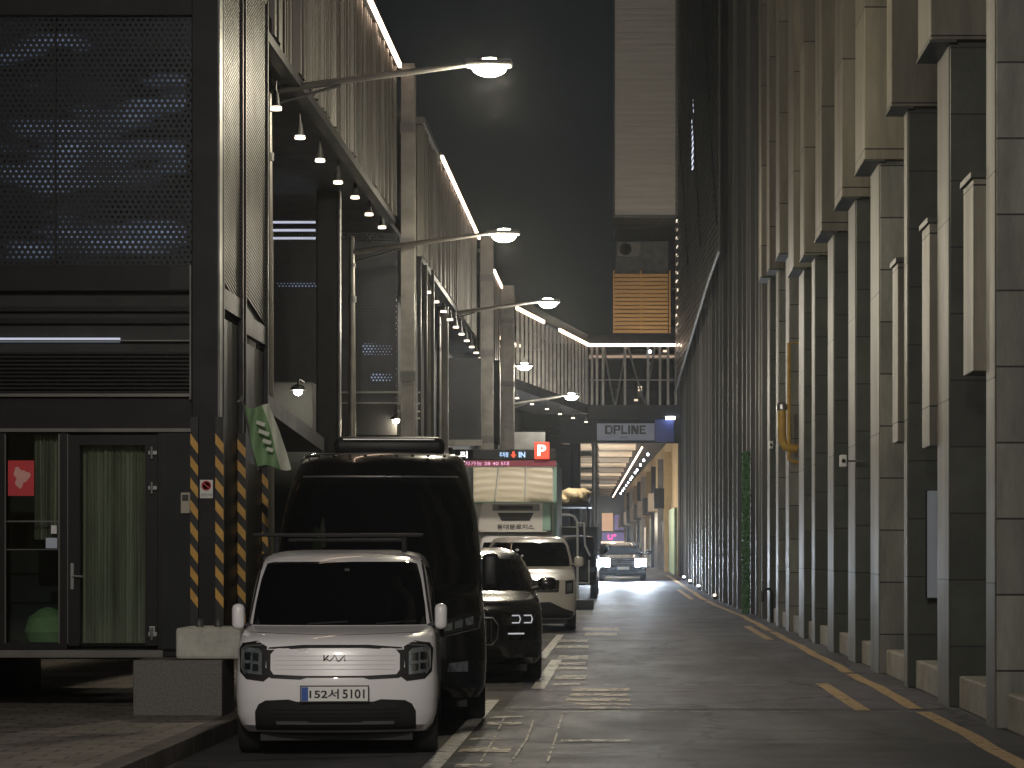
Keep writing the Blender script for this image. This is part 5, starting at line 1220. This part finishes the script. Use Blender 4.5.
text('lettering', '동대문로지스', 37 * q, 5 * q, (tx(516), -.256, tz(527)), M['ink'], cu, bold=.02)
S = Shell([(.45, .84, .1, 1.6, .15), (.6, .88, .0, 1.6, .2), (1.1, .89, .0, 1.6, .2), (1.25, .88, .05, 1.6, .2), (1.7, .84, .32, 1.58, .2), (2.0, .80, .5, 1.55, .25), (2.08, .70, .7, 1.5, .3)], bow=.08)
S.mesh([(.75, .36)], .42, 'cab', M['white_car'], tk)
cab = [o for o in tk.children if o.name.startswith('cab')][0]; cab.location = (0, -1.35, 0)
for o in [S.patch([(-.80, 1.27), (.80, 1.27), (.76, 1.7), (.70, 1.92), (-.70, 1.92), (-.76, 1.7)], 'windscreen', M['glass_car'], cab), S.patch([(-.6, .62), (.6, .62), (.6, .85), (-.6, .85)], 'grille', M['plastic'], cab),
          S.patch([(.55, .88), (.84, .88), (.84, 1.05), (.58, 1.02)], 'headlight', M['lamp_lens'], cab), S.patch([(.55, .88), (.84, .88), (.84, 1.05), (.58, 1.02)], 'headlight', M['lamp_lens'], cab, mirror=True)]: pass
m = MB(); m.box(-.4, .4, -1.0, 5.4, .55, .94); m.build('chassis', M['black_steel'], tk)
for sx in (-1, 1):
    wheel(tk, sx * .78, -.6, .36, .22); wheel(tk, sx * .82, 4.2, .38, .28)
    mirror_(tk, sx * .98, -.9, 1.6, M['plastic'], sx, .14, .32, .1)

# ------------------------------------------------------------------ 7. dark flatbed truck with a tarp-covered load
Y7 = 80.0; g7 = gz(Y7)
ft = thing('flatbed_truck', (PX(569, Y7), Y7, g7), 'dark flatbed truck beyond the refrigerated truck, near the white tubular frame', 'truck', 'vehicles parked along the left')
S = Shell([(.45, .84, .1, 1.6, .15), (.6, .88, .0, 1.6, .2), (1.1, .89, .0, 1.6, .2), (1.25, .88, .05, 1.6, .2), (1.7, .84, .32, 1.58, .2), (2.0, .80, .5, 1.55, .25), (2.06, .70, .7, 1.5, .3)], bow=.08)
S.mesh([(.75, .36)], .42, 'cab', M['black_car'], ft)
cab = [o for o in ft.children if o.name.startswith('cab')][0]
S.patch([(-.80, 1.27), (.80, 1.27), (.76, 1.7), (.70, 1.92), (-.70, 1.92), (-.76, 1.7)], 'windscreen', M['glass_car'], cab); S.patch([(-.6, .62), (.6, .62), (.6, .85), (-.6, .85)], 'grille', M['plastic'], cab)
for mr in (False, True): S.patch([(.55, .88), (.84, .88), (.84, 1.05), (.58, 1.02)], 'headlight', M['lamp_lens'], cab, mirror=mr)
plate(ft, S.fy(0, .52) - .01, .52, '')
m = MB(); m.box(-.9, .9, 1.75, 5.2, .9, 1.0); m.box(-.9, .9, 1.75, 1.82, 1.0, 2.35); m.box(.86, .9, 1.82, 5.2, 1.0, 1.4); m.box(-.9, -.86, 1.82, 5.2, 1.0, 1.4); m.build('flatbed', M['dark_steel'], ft)
m = MB(); m.box(-.4, .4, .5, 5.1, .5, .89); m.build('chassis', M['black_steel'], ft)
for sx in (-1, 1): wheel(ft, sx * .78, .75, .36, .22); wheel(ft, sx * .78, 4.2, .36, .25); mirror_(ft, sx * .98, .45, 1.6, M['plastic'], sx, .14, .32, .1)
# covered load
m = MB(); random.seed(5)
bmesh.ops.create_icosphere(m.bm, subdivisions=4, radius=1)
for v in m.bm.verts:
    n = v.co.normalized(); f = 1 + .07 * math.sin(n.x * 6 + n.z * 4) + .05 * math.sin(n.x * 15 + n.y * 9) + .03 * math.sin(n.z * 22 + n.x * 7)
    v.co = Vector((n.x * .60 * f, n.y * 1.2 * f, max(-.25, n.z * .33 * f + .07 * n.x)))
ld = m.build('covered_load', M['tarp'], smooth=True, ang=80, label='tan tarpaulin bundle heaped high on the dark flatbed truck', cat='bundle')
ld.location = (PX(573, 84), 83.9, PZ(498, 84))
m = MB(); m.box(-.62, .62, -1.2, 1.2, -.33, -.25); b_ = m.build('bundle_base', M['dark_steel'], ld)
m = MB()
for sx in (-.5, .5):
    for sy in (-1, 1): m.tube([(sx, sy, -.33), (sx, sy, 1.02 + gz(84) - ld.location.z)], .03, 6)
m.build('bundle_stand', M['dark_steel'], ld)
# white tubular frame standing at the kerb side
Y8 = 74.0; zb_ = gz(Y8)
fr = thing('tubular_frame', (PX(567, Y8), Y8, zb_), 'white tubular metal frame with a rounded corner standing beyond the refrigerated truck', 'frame')
def q8(px, py): return (PX(px, Y8) - PX(567, Y8), 0, PZ(py, Y8) - zb_)
m = MB(); m.tube([q8(556.5, 515), q8(570, 515), q8(574, 516.5), q8(577, 521), q8(577.5, 530), (q8(577.5, 600)[0], 0, .0)], .035, 8); m.build('outer_tube', M['white'], fr, smooth=True, ang=70)
m = MB(); m.tube([q8(556.5, 527), q8(577, 527)], .015, 6); m.tube([q8(577.5, 523), q8(584, 523), q8(585, 545), q8(590, 556)], .03, 6); m.tube([q8(577.5, 583), q8(589, 583), q8(589, 560)], .022, 6); m.build('brace', M['white'], fr)
m = MB(); m.tube([(q8(557, 500)[0], 0, 0), q8(557, 515)], .03, 8); m.build('post', M['white'], fr)
# low bollard / crate by the frame
m = MB(); m.box(-.28, .28, -.2, .2, 0, .28, bevel=.03); m.box(-.22, .22, -.215, -.2, .08, .2); o = m.build('stop_block', M['plastic'], label='low dark block on the road edge below the white tubular frame', cat='block'); o.location = (PX(584, 72), 72, gz(72) + .004)

# ------------------------------------------------------------------ 8. oncoming car
YO = 96.0
onc, S = modern_suv('oncoming_car', (PX(622.5, YO), YO, gz(YO + 1)), 'oncoming car with blazing white headlights under the footbridge', 'car', M['black_car'], .92, 1.48, 4.5, 'sedan', hood=.95, group=None, lit=True)
for sx in (-1, 1):
    point('headlight_beam', (sx * .74, -.25, .68), 1500, (.72, .85, 1), .06, onc, spot=70, rot=(-84, 0, 0))
